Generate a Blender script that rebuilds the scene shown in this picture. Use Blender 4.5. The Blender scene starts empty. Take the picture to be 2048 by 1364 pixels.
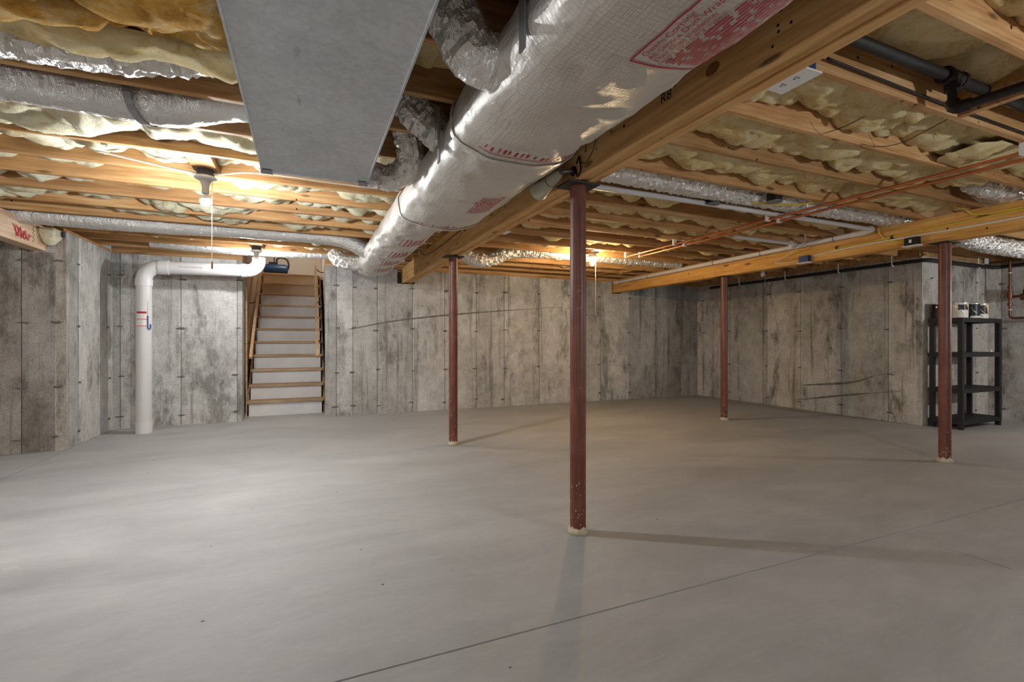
import bpy, math, random
from mathutils import Vector, Matrix, noise
random.seed(7)
S = bpy.context.scene
COL = S.collection
PI = math.pi

# ------------------------------------------------------------------ camera, world, exposure
TH = math.atan2(412, 955)
cam = bpy.data.objects.new('camera', bpy.data.cameras.new('camera'))
COL.objects.link(cam)
cam.location = (0, 0, 1.1)
cam.rotation_euler = (PI/2, 0, -TH)
cam.data.sensor_width = 36
cam.data.lens = 955/2048*36
cam.data.clip_start = 0.02
S.camera = cam
W = bpy.data.worlds.new('world'); S.world = W; W.use_nodes = True
W.node_tree.nodes['Background'].inputs[0].default_value = (0.5, 0.55, 0.6, 1)
W.node_tree.nodes['Background'].inputs[1].default_value = 0.25
S.view_settings.view_transform = 'Standard'
S.view_settings.look = 'None'
S.view_settings.exposure = 0.5
S.view_settings.gamma = 1
S.view_settings.use_curve_mapping = False
LAMP_A, LAMP_B, LAMP_C, LAMP_FILL, LAMP_STAIR_FILL = 3300, 1500, 1200, 1650, 1100     # radiance of the bare bulbs; the last two belong to added fill bulbs

# ------------------------------------------------------------------ material helpers
def lin(r, g, b):
    f = lambda c: (c/255/12.92) if c/255 <= 0.04045 else ((c/255+0.055)/1.055)**2.4
    return (f(r), f(g), f(b), 1)

class NT:
    def __init__(self, name, rough=0.8, metal=0.0, spec=0.3):
        self.m = bpy.data.materials.new(name); self.m.use_nodes = True
        self.t = self.m.node_tree; self.b = self.t.nodes['Principled BSDF']
        self.b.inputs['Roughness'].default_value = rough
        self.b.inputs['Metallic'].default_value = metal
        self.b.inputs['Specular IOR Level'].default_value = spec
    def new(self, typ, **kw):
        n = self.t.nodes.new(typ)
        for k, v in kw.items(): setattr(n, k, v)
        return n
    def put(self, sock, v):
        if isinstance(v, bpy.types.NodeSocket): self.t.links.new(v, sock)
        elif v is not None: sock.default_value = v
    def pos(self): return self.new('ShaderNodeNewGeometry').outputs['Position']
    def obj(self): return self.new('ShaderNodeTexCoord').outputs['Object']
    def rnd(self): return self.new('ShaderNodeObjectInfo').outputs['Random']
    def map(self, v, scale=(1, 1, 1), loc=(0, 0, 0)):
        n = self.new('ShaderNodeMapping'); self.put(n.inputs[0], v)
        n.inputs['Scale'].default_value = scale; self.put(n.inputs['Location'], loc); return n.outputs[0]
    def noise(self, v, scale, detail=4, rough=0.55, dist=0.0):
        n = self.new('ShaderNodeTexNoise'); self.put(n.inputs['Vector'], v)
        n.inputs['Scale'].default_value = scale; n.inputs['Detail'].default_value = detail
        n.inputs['Roughness'].default_value = rough; n.inputs['Distortion'].default_value = dist
        return n.outputs['Fac']
    def voro(self, v, scale, feature='F1', out='Distance', rand=1.0):
        n = self.new('ShaderNodeTexVoronoi', feature=feature); self.put(n.inputs['Vector'], v)
        n.inputs['Scale'].default_value = scale; n.inputs['Randomness'].default_value = rand
        return n.outputs[out]
    def ramp(self, f, stops, interp='LINEAR'):
        n = self.new('ShaderNodeValToRGB'); self.put(n.inputs[0], f); r = n.color_ramp; r.interpolation = interp
        while len(r.elements) < len(stops): r.elements.new(0.5)
        for e, (p, c) in zip(r.elements, stops):
            e.position = p; e.color = c if len(c) == 4 else (*c, 1)
        return n.outputs[0]
    def gray(self, f, a, b): return self.ramp(f, [(a, (0, 0, 0, 1)), (b, (1, 1, 1, 1))])
    def mix(self, f, a, b, blend='MIX'):
        n = self.new('ShaderNodeMix', data_type='RGBA', blend_type=blend)
        self.put(n.inputs[0], f); self.put(n.inputs[6], a); self.put(n.inputs[7], b); return n.outputs[2]
    def math(self, op, a, b=None):
        n = self.new('ShaderNodeMath', operation=op); self.put(n.inputs[0], a); self.put(n.inputs[1], b); return n.outputs[0]
    def vadd(self, a, b):
        n = self.new('ShaderNodeVectorMath', operation='ADD'); self.put(n.inputs[0], a); self.put(n.inputs[1], b); return n.outputs[0]
    def comb(self, x, y, z):
        n = self.new('ShaderNodeCombineXYZ'); self.put(n.inputs[0], x); self.put(n.inputs[1], y); self.put(n.inputs[2], z); return n.outputs[0]
    def bump(self, h, strength=0.5, dist=0.01, prev=None):
        n = self.new('ShaderNodeBump'); n.inputs['Strength'].default_value = strength
        n.inputs['Distance'].default_value = dist; self.put(n.inputs['Height'], h)
        if prev is not None: self.put(n.inputs['Normal'], prev)
        return n.outputs[0]
    def done(self, color=None, normal=None, rough=None, metal=None):
        if color is not None: self.put(self.b.inputs['Base Color'], color)
        if normal is not None: self.put(self.b.inputs['Normal'], normal)
        if rough is not None: self.put(self.b.inputs['Roughness'], rough)
        if metal is not None: self.put(self.b.inputs['Metallic'], metal)
        return self.m

M = {}
def plain(name, rgb, rough=0.6, metal=0.0, spec=0.3, var=0.0, scale=30):
    n = NT(name, rough, metal, spec)
    c = lin(*rgb)
    if var:
        f = n.noise(n.obj(), scale, 4)
        c = n.mix(f, tuple(x*(1-var) for x in c[:3])+(1,), tuple(min(1, x*(1+var)) for x in c[:3])+(1,))
    M[name] = n.done(c); return M[name]

def concrete(name, dark, mid, light, stain, stain_amt=0.55, streak=0.35, limes=0.40):
    n = NT(name, 0.88, 0, 0.2); p = n.pos()
    sh = n.vadd(p, n.comb(n.math('MULTIPLY', n.rnd(), 9.0), n.math('MULTIPLY', n.rnd(), 5.0), 0.0))
    big = n.noise(n.map(sh, (1.0, 1.0, 0.55)), 1.5, 9, 0.72, 0.1)
    med = n.noise(p, 8, 7, 0.72, 0.1)
    fine = n.noise(p, 60, 5, 0.7)
    col = n.ramp(n.math('ADD', n.math('MULTIPLY', big, 0.62), n.math('MULTIPLY', med, 0.38)),
                 [(0.30, lin(*dark)), (0.46, lin(*mid)), (0.68, lin(*light))])
    blot = n.gray(n.noise(n.map(sh, (1.7, 1.7, 0.7), (3, 1, 7)), 1.3, 9, 0.74, 0.15), 0.53, 0.63)
    col = n.mix(n.math('MULTIPLY', blot, stain_amt), col, lin(*stain))
    vs = n.noise(n.map(sh, (6.0, 6.0, 0.25)), 1.5, 7, 0.7, 0.1)
    col = n.mix(n.math('MULTIPLY', n.gray(vs, 0.56, 0.66), streak), col, lin(*stain))
    lime = n.noise(n.map(p, (13, 13, 0.35), (5, 2, 0)), 1.7, 4, 0.6, 0.2)
    col = n.mix(n.math('MULTIPLY', n.gray(lime, 0.62, 0.69), limes), col, lin(205, 203, 198))
    col = n.mix(0.55, col, n.ramp(fine, [(0.3, (0.28, 0.27, 0.26, 1)), (0.7, (0.74, 0.74, 0.74, 1))]), 'OVERLAY')
    tint = n.math('ADD', 0.74, n.math('MULTIPLY', n.rnd(), 0.42))
    tn = n.comb(tint, tint, tint)
    col = n.mix(1.0, col, tn, 'MULTIPLY')
    pv = n.voro(n.map(p, (1, 1, 1)), 19)
    mask = n.gray(n.noise(p, 3.1, 2), 0.46, 0.56)
    pit = n.math('MULTIPLY', n.ramp(pv, [(0.055, (1, 1, 1, 1)), (0.10, (0, 0, 0, 1))]), mask)
    col = n.mix(n.math('MULTIPLY', pit, 0.75), col, lin(42, 38, 35))
    hgt = n.math('SUBTRACT', n.math('ADD', n.math('MULTIPLY', fine, 0.5), med), pit)
    M[name] = n.done(col, n.bump(hgt, 0.55, 0.008)); return M[name]

concrete('concrete_grey', (108, 105, 101), (168, 165, 160), (210, 208, 204), (86, 81, 74), 0.62, 0.55)
concrete('concrete_right', (112, 104, 95), (178, 172, 163), (218, 214, 207), (86, 76, 66), 0.78, 0.72, 0.55)
concrete('concrete_brown', (106, 95, 84), (158, 147, 135), (200, 192, 181), (80, 69, 58), 0.62, 0.5, 0.55)
plain('joint_dark', (46, 43, 40), 0.95, var=0.3)
plain('tie_stain', (108, 102, 95), 0.9, var=0.5, scale=60)

def floor_mat():
    n = NT('floor_concrete', 0.62, 0, 0.3); p = n.pos()
    a = n.noise(n.map(p, (0.45, 1.0, 1)), 0.9, 5, 0.6, 1.4)
    b = n.noise(n.map(p, (0.8, 2.2, 1), (4, 2, 0)), 1.6, 6, 0.65, 1.0)
    c = n.noise(n.map(p, (5, 14, 1)), 3, 5, 0.7, 0.6)
    col = n.ramp(n.math('ADD', n.math('MULTIPLY', a, 0.55), n.math('MULTIPLY', b, 0.45)),
                 [(0.30, lin(142, 140, 137)), (0.50, lin(160, 158, 155)), (0.70, lin(176, 174, 171))])
    col = n.mix(0.35, col, n.ramp(c, [(0.3, (0.44, 0.44, 0.44, 1)), (0.7, (0.56, 0.56, 0.56, 1))]), 'OVERLAY')
    spv = n.voro(p, 4.2)
    sp = n.ramp(spv, [(0.022, (1, 1, 1, 1)), (0.03, (0, 0, 0, 1))])
    col = n.mix(sp, col, lin(60, 54, 48))
    wh = n.gray(n.noise(n.map(p, (2.2, 5.5, 1)), 2.0, 7, 0.75, 0.8), 0.62, 0.74)
    col = n.mix(n.math('MULTIPLY', wh, 0.35), col, lin(206, 204, 200))
    M['floor'] = n.done(col, n.bump(n.noise(n.map(p, (3, 9, 1)), 9, 5, 0.7), 0.12, 0.004), n.ramp(b, [(0.3, (0.5,)*3+(1,)), (0.7, (0.72,)*3+(1,))]))
floor_mat()

def wood(name, dark, mid, light, axis='x', rough=0.72, knots=True, var=0.35):
    n = NT(name, rough, 0, 0.25); o = n.obj()
    r = n.math('MULTIPLY', n.rnd(), 40.0)
    v = n.vadd(o, n.comb(r, r, r))
    long_, cross = 0.55, 9.0
    sc = (long_, cross, cross) if axis == 'x' else (cross, long_, cross) if axis == 'y' else (cross, cross, long_)
    g = n.noise(n.map(v, sc), 2.2, 6, 0.62, 0.8)
    sc2 = tuple(s*6 for s in sc)
    g2 = n.noise(n.map(v, sc2), 1.5, 3, 0.5, 0.2)
    pat = n.noise(v, 1.8, 4, 0.6)
    f = n.math('ADD', n.math('MULTIPLY', g, 0.6), n.math('ADD', n.math('MULTIPLY', g2, 0.2), n.math('MULTIPLY', pat, 0.2)))
    col = n.ramp(f, [(0.34, lin(*dark)), (0.50, lin(*mid)), (0.66, lin(*light))])
    tint = n.math('ADD', 1.0-var/2, n.math('MULTIPLY', n.rnd(), var))
    col = n.mix(1.0, col, n.comb(tint, tint, tint), 'MULTIPLY')
    if knots:
        kv = n.voro(n.map(v, tuple(2.0 if s < 1 else 6.5 for s in sc)), 1.1)
        k = n.ramp(kv, [(0.07, (1, 1, 1, 1)), (0.13, (0, 0, 0, 1))])
        col = n.mix(n.math('MULTIPLY', k, 0.75), col, lin(70, 42, 22))
        nv = n.voro(v, 7.5)
        col = n.mix(n.ramp(nv, [(0.05, (1, 1, 1, 1)), (0.075, (0, 0, 0, 1))]), col, lin(40, 28, 20))
    M[name] = n.done(col, n.bump(n.math('ADD', g, g2), 0.25, 0.004)); return M[name]

wood('joist_wood', (140, 98, 58), (184, 140, 92), (210, 174, 128), 'x', var=0.4)
wood('beam_wood', (176, 128, 76), (210, 164, 106), (228, 188, 134), 'y', var=0.18)
wood('beam_gold', (170, 118, 56), (206, 154, 84), (224, 178, 110), 'y', var=0.15)
wood('pale_wood', (186, 150, 116), (218, 188, 156), (234, 208, 180), 'y', var=0.15)
wood('stair_wood', (134, 104, 76), (172, 142, 110), (200, 174, 142), 'x', var=0.35)
wood('rail_wood', (176, 134, 90), (208, 168, 122), (226, 192, 150), 'y', knots=False, var=0.15)

def osb():
    n = NT('osb', 0.85, 0, 0.15); p = n.pos()
    v = n.voro(n.map(p, (1.0, 2.3, 1)), 26, out='Color')
    s = n.new('ShaderNodeSeparateColor'); n.put(s.inputs[0], v)
    f = n.math('ADD', n.math('MULTIPLY', s.outputs[0], 0.6), n.math('MULTIPLY', n.noise(p, 9, 5), 0.4))
    M['osb'] = n.done(n.ramp(f, [(0.2, lin(112, 72, 38)), (0.5, lin(160, 112, 64)), (0.8, lin(198, 154, 98))]), n.bump(s.outputs[0], 0.4, 0.003))
osb()

def fiberglass(name, deep, mid, light):
    n = NT(name, 0.95, 0, 0.05); p = n.pos()
    a = n.noise(n.map(p, (1, 1, 1.6)), 6, 7, 0.65, 1.2)
    b = n.noise(n.map(p, (1, 2.2, 2)), 28, 6, 0.7, 0.8)
    f = n.math('ADD', n.math('MULTIPLY', a, 0.65), n.math('MULTIPLY', b, 0.35))
    col = n.ramp(f, [(0.32, lin(*deep)), (0.50, lin(*mid)), (0.68, lin(*light))])
    w = n.noise(n.map(p, (3, 3, 8)), 14, 5, 0.75, 2.5)
    n.b.inputs['Subsurface Weight'].default_value = 0.0
    M[name] = n.done(col, n.bump(n.math('ADD', b, n.math('MULTIPLY', w, 0.8)), 0.7, 0.02))
fiberglass('batt_cream', (208, 160, 84), (243, 220, 164), (250, 240, 204))
fiberglass('batt_pale', (206, 180, 122), (240, 232, 200), (250, 246, 228))
fiberglass('batt_amber', (190, 124, 44), (228, 176, 92), (246, 226, 180))

def foil(name, base, rough, scale, strength, scrim=0.0, metal=0.85):
    n = NT(name, rough, metal, 0.5); p = n.pos()
    w = n.noise(p, scale*0.8, 5, 0.7, 1.5)
    fold = n.math('ABSOLUTE', n.math('SUBTRACT', n.noise(n.map(p, (1.0, 0.35, 0.35)), scale*1.1, 4, 0.6, 1.0), 0.5))
    fold2 = n.math('ABSOLUTE', n.math('SUBTRACT', n.noise(p, scale*0.5, 3, 0.6, 0.6), 0.5))
    h = n.math('ADD', n.math('MULTIPLY', fold, 2.0), n.math('ADD', n.math('MULTIPLY', fold2, 2.5), n.math('MULTIPLY', w, 0.5)))
    col = n.mix(w, tuple(x*0.82 for x in lin(*base)[:3])+(1,), lin(*base))
    nb = n.bump(h, strength, 0.03)
    if scrim:
        v = n.new('ShaderNodeSeparateXYZ'); n.put(v.inputs[0], p)
        ly = n.math('ABSOLUTE', n.math('SINE', n.math('MULTIPLY', v.outputs[1], 190.0)))
        lx = n.math('ABSOLUTE', n.math('SINE', n.math('MULTIPLY', n.math('ADD', v.outputs[0], v.outputs[2]), 190.0)))
        g = n.math('MAXIMUM', n.gray(ly, 0.86, 0.99), n.gray(lx, 0.86, 0.99))
        col = n.mix(n.math('MULTIPLY', g, 0.16), col, lin(130, 120, 108))
        nb = n.bump(g, scrim, 0.003, nb)
        rr = n.noise(n.map(p, (1, 9, 1)), 6, 5, 0.7, 0.5)
        nb = n.bump(rr, 0.5, 0.012, nb)
    M[name] = n.done(col, nb)
foil('foil', (242, 238, 232), 0.32, 30, 0.5, metal=0.65)
foil('foil_soft', (226, 222, 216), 0.40, 46, 0.4, metal=0.55)
foil('foil_wrap', (226, 220, 212), 0.42, 16, 0.14, scrim=0.25, metal=0.55)
foil('foil_dull', (176, 176, 178), 0.5, 40, 0.5, metal=0.5)

def galv():
    n = NT('galvanised', 0.55, 0.15, 0.4); p = n.pos()
    a = n.noise(p, 3, 6, 0.6, 0.6); v = n.voro(p, 60, out='Color'); s = n.new('ShaderNodeSeparateColor'); n.put(s.inputs[0], v)
    f = n.math('ADD', n.math('MULTIPLY', a, 0.8), n.math('MULTIPLY', s.outputs[0], 0.2))
    col = n.ramp(f, [(0.3, lin(184, 187, 190)), (0.55, lin(200, 203, 206)), (0.75, lin(212, 215, 217))])
    smu = n.gray(n.noise(n.map(p, (3, 1, 1), (1, 0.4, 0)), 2.3, 5, 0.6, 1.5), 0.66, 0.76)
    col = n.mix(n.math('MULTIPLY', smu, 0.45), col, lin(96, 98, 100))
    sp = n.ramp(n.voro(p, 30), [(0.06, (1, 1, 1, 1)), (0.09, (0, 0, 0, 1))])
    col = n.mix(n.math('MULTIPLY', sp, 0.35), col, lin(90, 92, 96))
    M['galvanised'] = n.done(col, n.bump(a, 0.06, 0.01))
galv()

def redpost():
    n = NT('red_oxide', 0.42, 0, 0.45); p = n.pos()
    a = n.noise(n.map(p, (14, 14, 1.1)), 2.2, 6, 0.7, 0.4); b = n.noise(p, 9, 5)
    col = n.ramp(n.math('ADD', n.math('MULTIPLY', a, 0.6), n.math('MULTIPLY', b, 0.4)),
                 [(0.32, lin(82, 42, 31)), (0.5, lin(110, 61, 45)), (0.7, lin(132, 82, 62))])
    sep = n.new('ShaderNodeSeparateXYZ'); n.put(sep.inputs[0], p)
    low = n.ramp(sep.outputs[2], [(0.05, (1, 1, 1, 1)), (0.55, (0.0, 0.0, 0.0, 1))])
    sp = n.ramp(n.voro(n.map(p, (1, 1, 0.7)), 55), [(0.16, (1, 1, 1, 1)), (0.22, (0, 0, 0, 1))])
    msk = n.math('MULTIPLY', sp, n.gray(n.math('ADD', n.noise(p, 17, 3), n.math('MULTIPLY', low, 0.28)), 0.62, 0.72))
    col = n.mix(msk, col, lin(198, 184, 164))
    M['red_oxide'] = n.done(col, n.bump(b, 0.1, 0.003))
redpost()

plain('knot_brown', (128, 84, 46), 0.7, var=0.4, scale=90)
plain('riser_tan', (182, 164, 136), 0.7, var=0.12, scale=6)
plain('plaster', (190, 178, 152), 0.9, var=0.35, scale=40)
plain('black_iron', (44, 40, 38), 0.55, 0.3, 0.4, var=0.35)
plain('steel_plate', (64, 58, 52), 0.6, 0.5, 0.4, var=0.3)
plain('pvc_white', (204, 200, 198), 0.38, 0, 0.45)
plain('pvc_collar', (210, 206, 204), 0.4, 0, 0.45)
plain('porcelain', (214, 212, 208), 0.35, 0, 0.5)
plain('socket_grey', (170, 168, 165), 0.5)
plain('box_dark', (56, 58, 66), 0.6)
plain('box_blue', (30, 62, 112), 0.5)
plain('box_black', (34, 32, 32), 0.5)
plain('plate_white', (232, 230, 226), 0.45)
plain('slot_dark', (50, 46, 44), 0.7)
plain('copper', (206, 128, 84), 0.32, 0.85, 0.5, var=0.25, scale=12)
plain('copper_old', (122, 80, 60), 0.45, 0.6, 0.5, var=0.35, scale=20)
plain('cable_yellow', (214, 182, 70), 0.5)
plain('cable_white', (224, 218, 206), 0.5)
plain('cable_black', (36, 32, 30), 0.5)
plain('string', (226, 216, 190), 0.8)
plain('red_ink', (176, 40, 52), 0.7)
plain('red_ink_faint', (196, 92, 92), 0.7)
plain('black_ink', (34, 28, 26), 0.8)
plain('blue_ink', (34, 66, 140), 0.5)
plain('shelf_black', (34, 33, 34), 0.55, var=0.2)
plain('can_white', (222, 216, 206), 0.45)
plain('can_black', (30, 28, 30), 0.4)
plain('can_metal', (190, 190, 190), 0.35, 0.8)
plain('paint_cream', (222, 192, 140), 0.5)
plain('riser_white', (206, 202, 198), 0.6, var=0.12, scale=6)
plain('drywall', (186, 178, 166), 0.85, var=0.08, scale=2)
plain('lamp_bell', (166, 160, 138), 0.45)
plain('grey_strap', (150, 150, 152), 0.4, 0.7)
plain('glass_clear', (222, 222, 216), 0.2)
plain('canister_blue', (28, 50, 82), 0.4)
plain('paper', (226, 220, 210), 0.8)

def glow(name, rgb, strength):
    m = bpy.data.materials.new(name); m.use_nodes = True; t = m.node_tree
    t.nodes.remove(t.nodes['Principled BSDF'])
    e = t.nodes.new('ShaderNodeEmission'); e.inputs[0].default_value = (*rgb, 1); e.inputs[1].default_value = strength
    t.links.new(e.outputs[0], t.nodes['Material Output'].inputs[0]); M[name] = m; return m

# ------------------------------------------------------------------ mesh helpers
class MB:
    def __init__(self): self.v = []; self.f = []
    def add(self, vs, fs):
        o = len(self.v); self.v += [tuple(p) for p in vs]; self.f += [tuple(i+o for i in q) for q in fs]; return self
    def box(self, x0, x1, y0, y1, z0, z1):
        return self.add([(x, y, z) for z in (z0, z1) for y in (y0, y1) for x in (x0, x1)],
                        [(0, 2, 3, 1), (4, 5, 7, 6), (0, 1, 5, 4), (2, 6, 7, 3), (0, 4, 6, 2), (1, 3, 7, 5)])
    def obox(self, c, ax, ay, az, hx, hy, hz):
        c = Vector(c); ax, ay, az = [Vector(a).normalized() for a in (ax, ay, az)]
        return self.add([c+ax*hx*sx+ay*hy*sy+az*hz*sz for sz in (-1, 1) for sy in (-1, 1) for sx in (-1, 1)],
                        [(0, 2, 3, 1), (4, 5, 7, 6), (0, 1, 5, 4), (2, 6, 7, 3), (0, 4, 6, 2), (1, 3, 7, 5)])
    def prism(self, prof, p0, p1, u, w):
        """profile (a,b) pairs in the plane (u,w), extruded from p0 to p1"""
        p0, p1, u, w = Vector(p0), Vector(p1), Vector(u), Vector(w); n = len(prof)
        vs = [p0+u*a+w*b for a, b in prof]+[p1+u*a+w*b for a, b in prof]
        fs = [(i, (i+1) % n, (i+1) % n+n, i+n) for i in range(n)]+[tuple(range(n-1, -1, -1)), tuple(range(n, 2*n))]
        return self.add(vs, fs)
    def tube(self, pts, r, seg=14, cap=True, fn=None, squash=1.0):
        pts = [Vector(p) for p in pts]; n = len(pts); rs = r if isinstance(r, (list, tuple)) else [r]*n
        o = len(self.v); prev = None; L = 0
        for i, p in enumerate(pts):
            t = (pts[min(i+1, n-1)]-pts[max(i-1, 0)]).normalized()
            if prev is None:
                a = Vector((0, 0, 1)) if abs(t.z) < 0.9 else Vector((1, 0, 0))
                u = t.cross(a).normalized()
            else:
                u = (prev-t*prev.dot(t)).normalized()
            prev = u; w = t.cross(u)
            if i: L += (p-pts[i-1]).length
            for k in range(seg):
                an = 2*PI*k/seg
                rr = rs[i]*(1+(fn(L, an, i) if fn else 0))
                self.v.append(tuple(p+u*math.cos(an)*rr+w*math.sin(an)*rr*squash))
        for i in range(n-1):
            for k in range(seg):
                a = o+i*seg+k; b = o+i*seg+(k+1) % seg
                self.f.append((a, b, b+seg, a+seg))
        if cap:
            self.f.append(tuple(o+k for k in range(seg-1, -1, -1))); self.f.append(tuple(o+(n-1)*seg+k for k in range(seg)))
        return self
    def lathe(self, prof, c=(0, 0, 0), axis=(0, 0, 1), seg=20):
        """prof: (r, h) along axis from c"""
        c = Vector(c); t = Vector(axis).normalized(); a = Vector((0, 0, 1)) if abs(t.z) < 0.9 else Vector((1, 0, 0))
        u = t.cross(a).normalized(); w = t.cross(u); o = len(self.v)
        for r, h in prof:
            for k in range(seg):
                an = 2*PI*k/seg; self.v.append(tuple(c+t*h+(u*math.cos(an)+w*math.sin(an))*max(r, 1e-4)))
        for i in range(len(prof)-1):
            for k in range(seg):
                a_ = o+i*seg+k; b_ = o+i*seg+(k+1) % seg; self.f.append((a_, b_, b_+seg, a_+seg))
        self.f.append(tuple(o+k for k in range(seg-1, -1, -1))); self.f.append(tuple(o+(len(prof)-1)*seg+k for k in range(seg)))
        return self
    def mesh(self, name, mat, smooth=False, auto=None):
        me = bpy.data.meshes.new(name); me.from_pydata(self.v, [], self.f); me.update()
        if mat: me.materials.append(M[mat])
        if smooth or auto:
            me.polygons.foreach_set('use_smooth', [True]*len(me.polygons))
            if auto: me.set_sharp_from_angle(angle=math.radians(auto))
        return me
    def build(self, name, mat, parent=None, smooth=False, auto=None):
        return link(name, self.mesh(name, mat, smooth, auto), parent)

def link(name, me, parent=None):
    o = bpy.data.objects.new(name, me); COL.objects.link(o)
    if parent is not None: o.parent = parent
    return o
def place(o, loc=(0, 0, 0), rot=(0, 0, 0)):
    o.location = loc; o.rotation_euler = rot; return o
def empty(name, loc=(0, 0, 0)):
    o = bpy.data.objects.new(name, None); o.empty_display_size = 0.1; COL.objects.link(o); o.location = loc; return o
def tag(o, label, cat, group=None):
    o['label'] = label; o['category'] = cat
    if group: o['group'] = group
    return o
def struct(o): o['kind'] = 'structure'; return o
def smooth_path(ctrl, step=0.03):
    """Catmull-Rom through the control points"""
    P = [Vector(p) for p in ctrl]; P = [P[0]*2-P[1]]+P+[P[-1]*2-P[-2]]; out = []
    for i in range(1, len(P)-2):
        n = max(2, int((P[i+1]-P[i]).length/step))
        for k in range(n):
            t = k/n
            out.append(0.5*((2*P[i])+(P[i+1]-P[i-1])*t+(2*P[i-1]-5*P[i]+4*P[i+1]-P[i+2])*t*t+(3*P[i]-P[i-1]-3*P[i+1]+P[i+2])*t**3))
    out.append(P[-2]); return out
def cable(name, ctrl, r, mat, parent=None, seg=6):
    return MB().tube(smooth_path(ctrl, 0.04), r, seg).build(name, mat, parent, smooth=True)
def text_geo(body, size):
    cu = bpy.data.curves.new('t', 'FONT'); cu.body = body; cu.size = size; cu.resolution_u = 2
    ob = bpy.data.objects.new('t', cu); me = bpy.data.meshes.new_from_object(ob)
    vs = [tuple(v.co) for v in me.vertices]; fs = [tuple(p.vertices) for p in me.polygons]
    bpy.data.objects.remove(ob); bpy.data.meshes.remove(me); bpy.data.curves.remove(cu)
    return vs, fs

# ------------------------------------------------------------------ key dimensions (metres)
WB = 7.45          # face of the back wall
XR = 7.34          # face of the right wall
ZJ, ZO = 2.24, 2.475   # joist underside, subfloor underside
XL, YLW = -2.22, 6.20  # left return wall and near left wall
YA, XA = 3.58, 8.96    # alcove walls on the right
JL = [0.98+0.41*k for k in range(-11, 16)]
JR = [0.94+0.41*k for k in range(-11, 16)]

# ------------------------------------------------------------------ floor
fl = struct(MB().box(-6.2, 9.3, -4.2, 7.45, -0.12, -0.012).box(-0.86, 0.32, 7.45, 11.7, -0.12, -0.012).build('floor', 'joint_dark'))
G = 0.0045
def slab(x0, x1, y0, y1): return MB().box(x0, x1, y0, y1, -0.1, 0.0).build('floor_slab', 'floor', fl)
xs = [-6.2, -2.22, 9.3]; ys = [-4.2, 1.64]
slab(-6.2, -2.22-G, -4.2, 1.64-G); slab(-2.22+G, 9.3, -4.2, 1.64-G)
slab(-6.2, -2.22-G, 1.64+G, YLW); slab(-2.22+G, 9.3, 1.64+G, WB)
slab(-0.86, 0.32, WB, 11.7)

def crack(pts, w):
    P = smooth_path([(a, b, 0) for a, b in pts], 0.05); rr = random.Random(5); mb = MB(); n = len(P)
    for i, p in enumerate(P):
        d = (P[min(i+1, n-1)]-P[max(i-1, 0)]).normalized(); q = Vector((-d.y, d.x, 0)); j = rr.uniform(-0.004, 0.004); h = w*rr.uniform(0.4, 1.1)*(1-0.6*i/n)
        mb.v += [tuple(p+q*(j+h)+Vector((0, 0, 0.0006))), tuple(p+q*(j-h)+Vector((0, 0, 0.0006)))]
    mb.f = [(2*i, 2*i+1, 2*i+3, 2*i+2) for i in range(n-1)]
    return mb.build('hairline_crack', 'crack_dark', fl)
plain('crack_dark', (112, 105, 97), 0.95, var=0.3)
crack([(3.127, 1.16), (3.12, 1.45), (3.133, 1.63)], 0.0022)
crack([(-1.9, 4.83), (-1.75, 4.86), (-1.62, 4.92)], 0.003)

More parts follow.
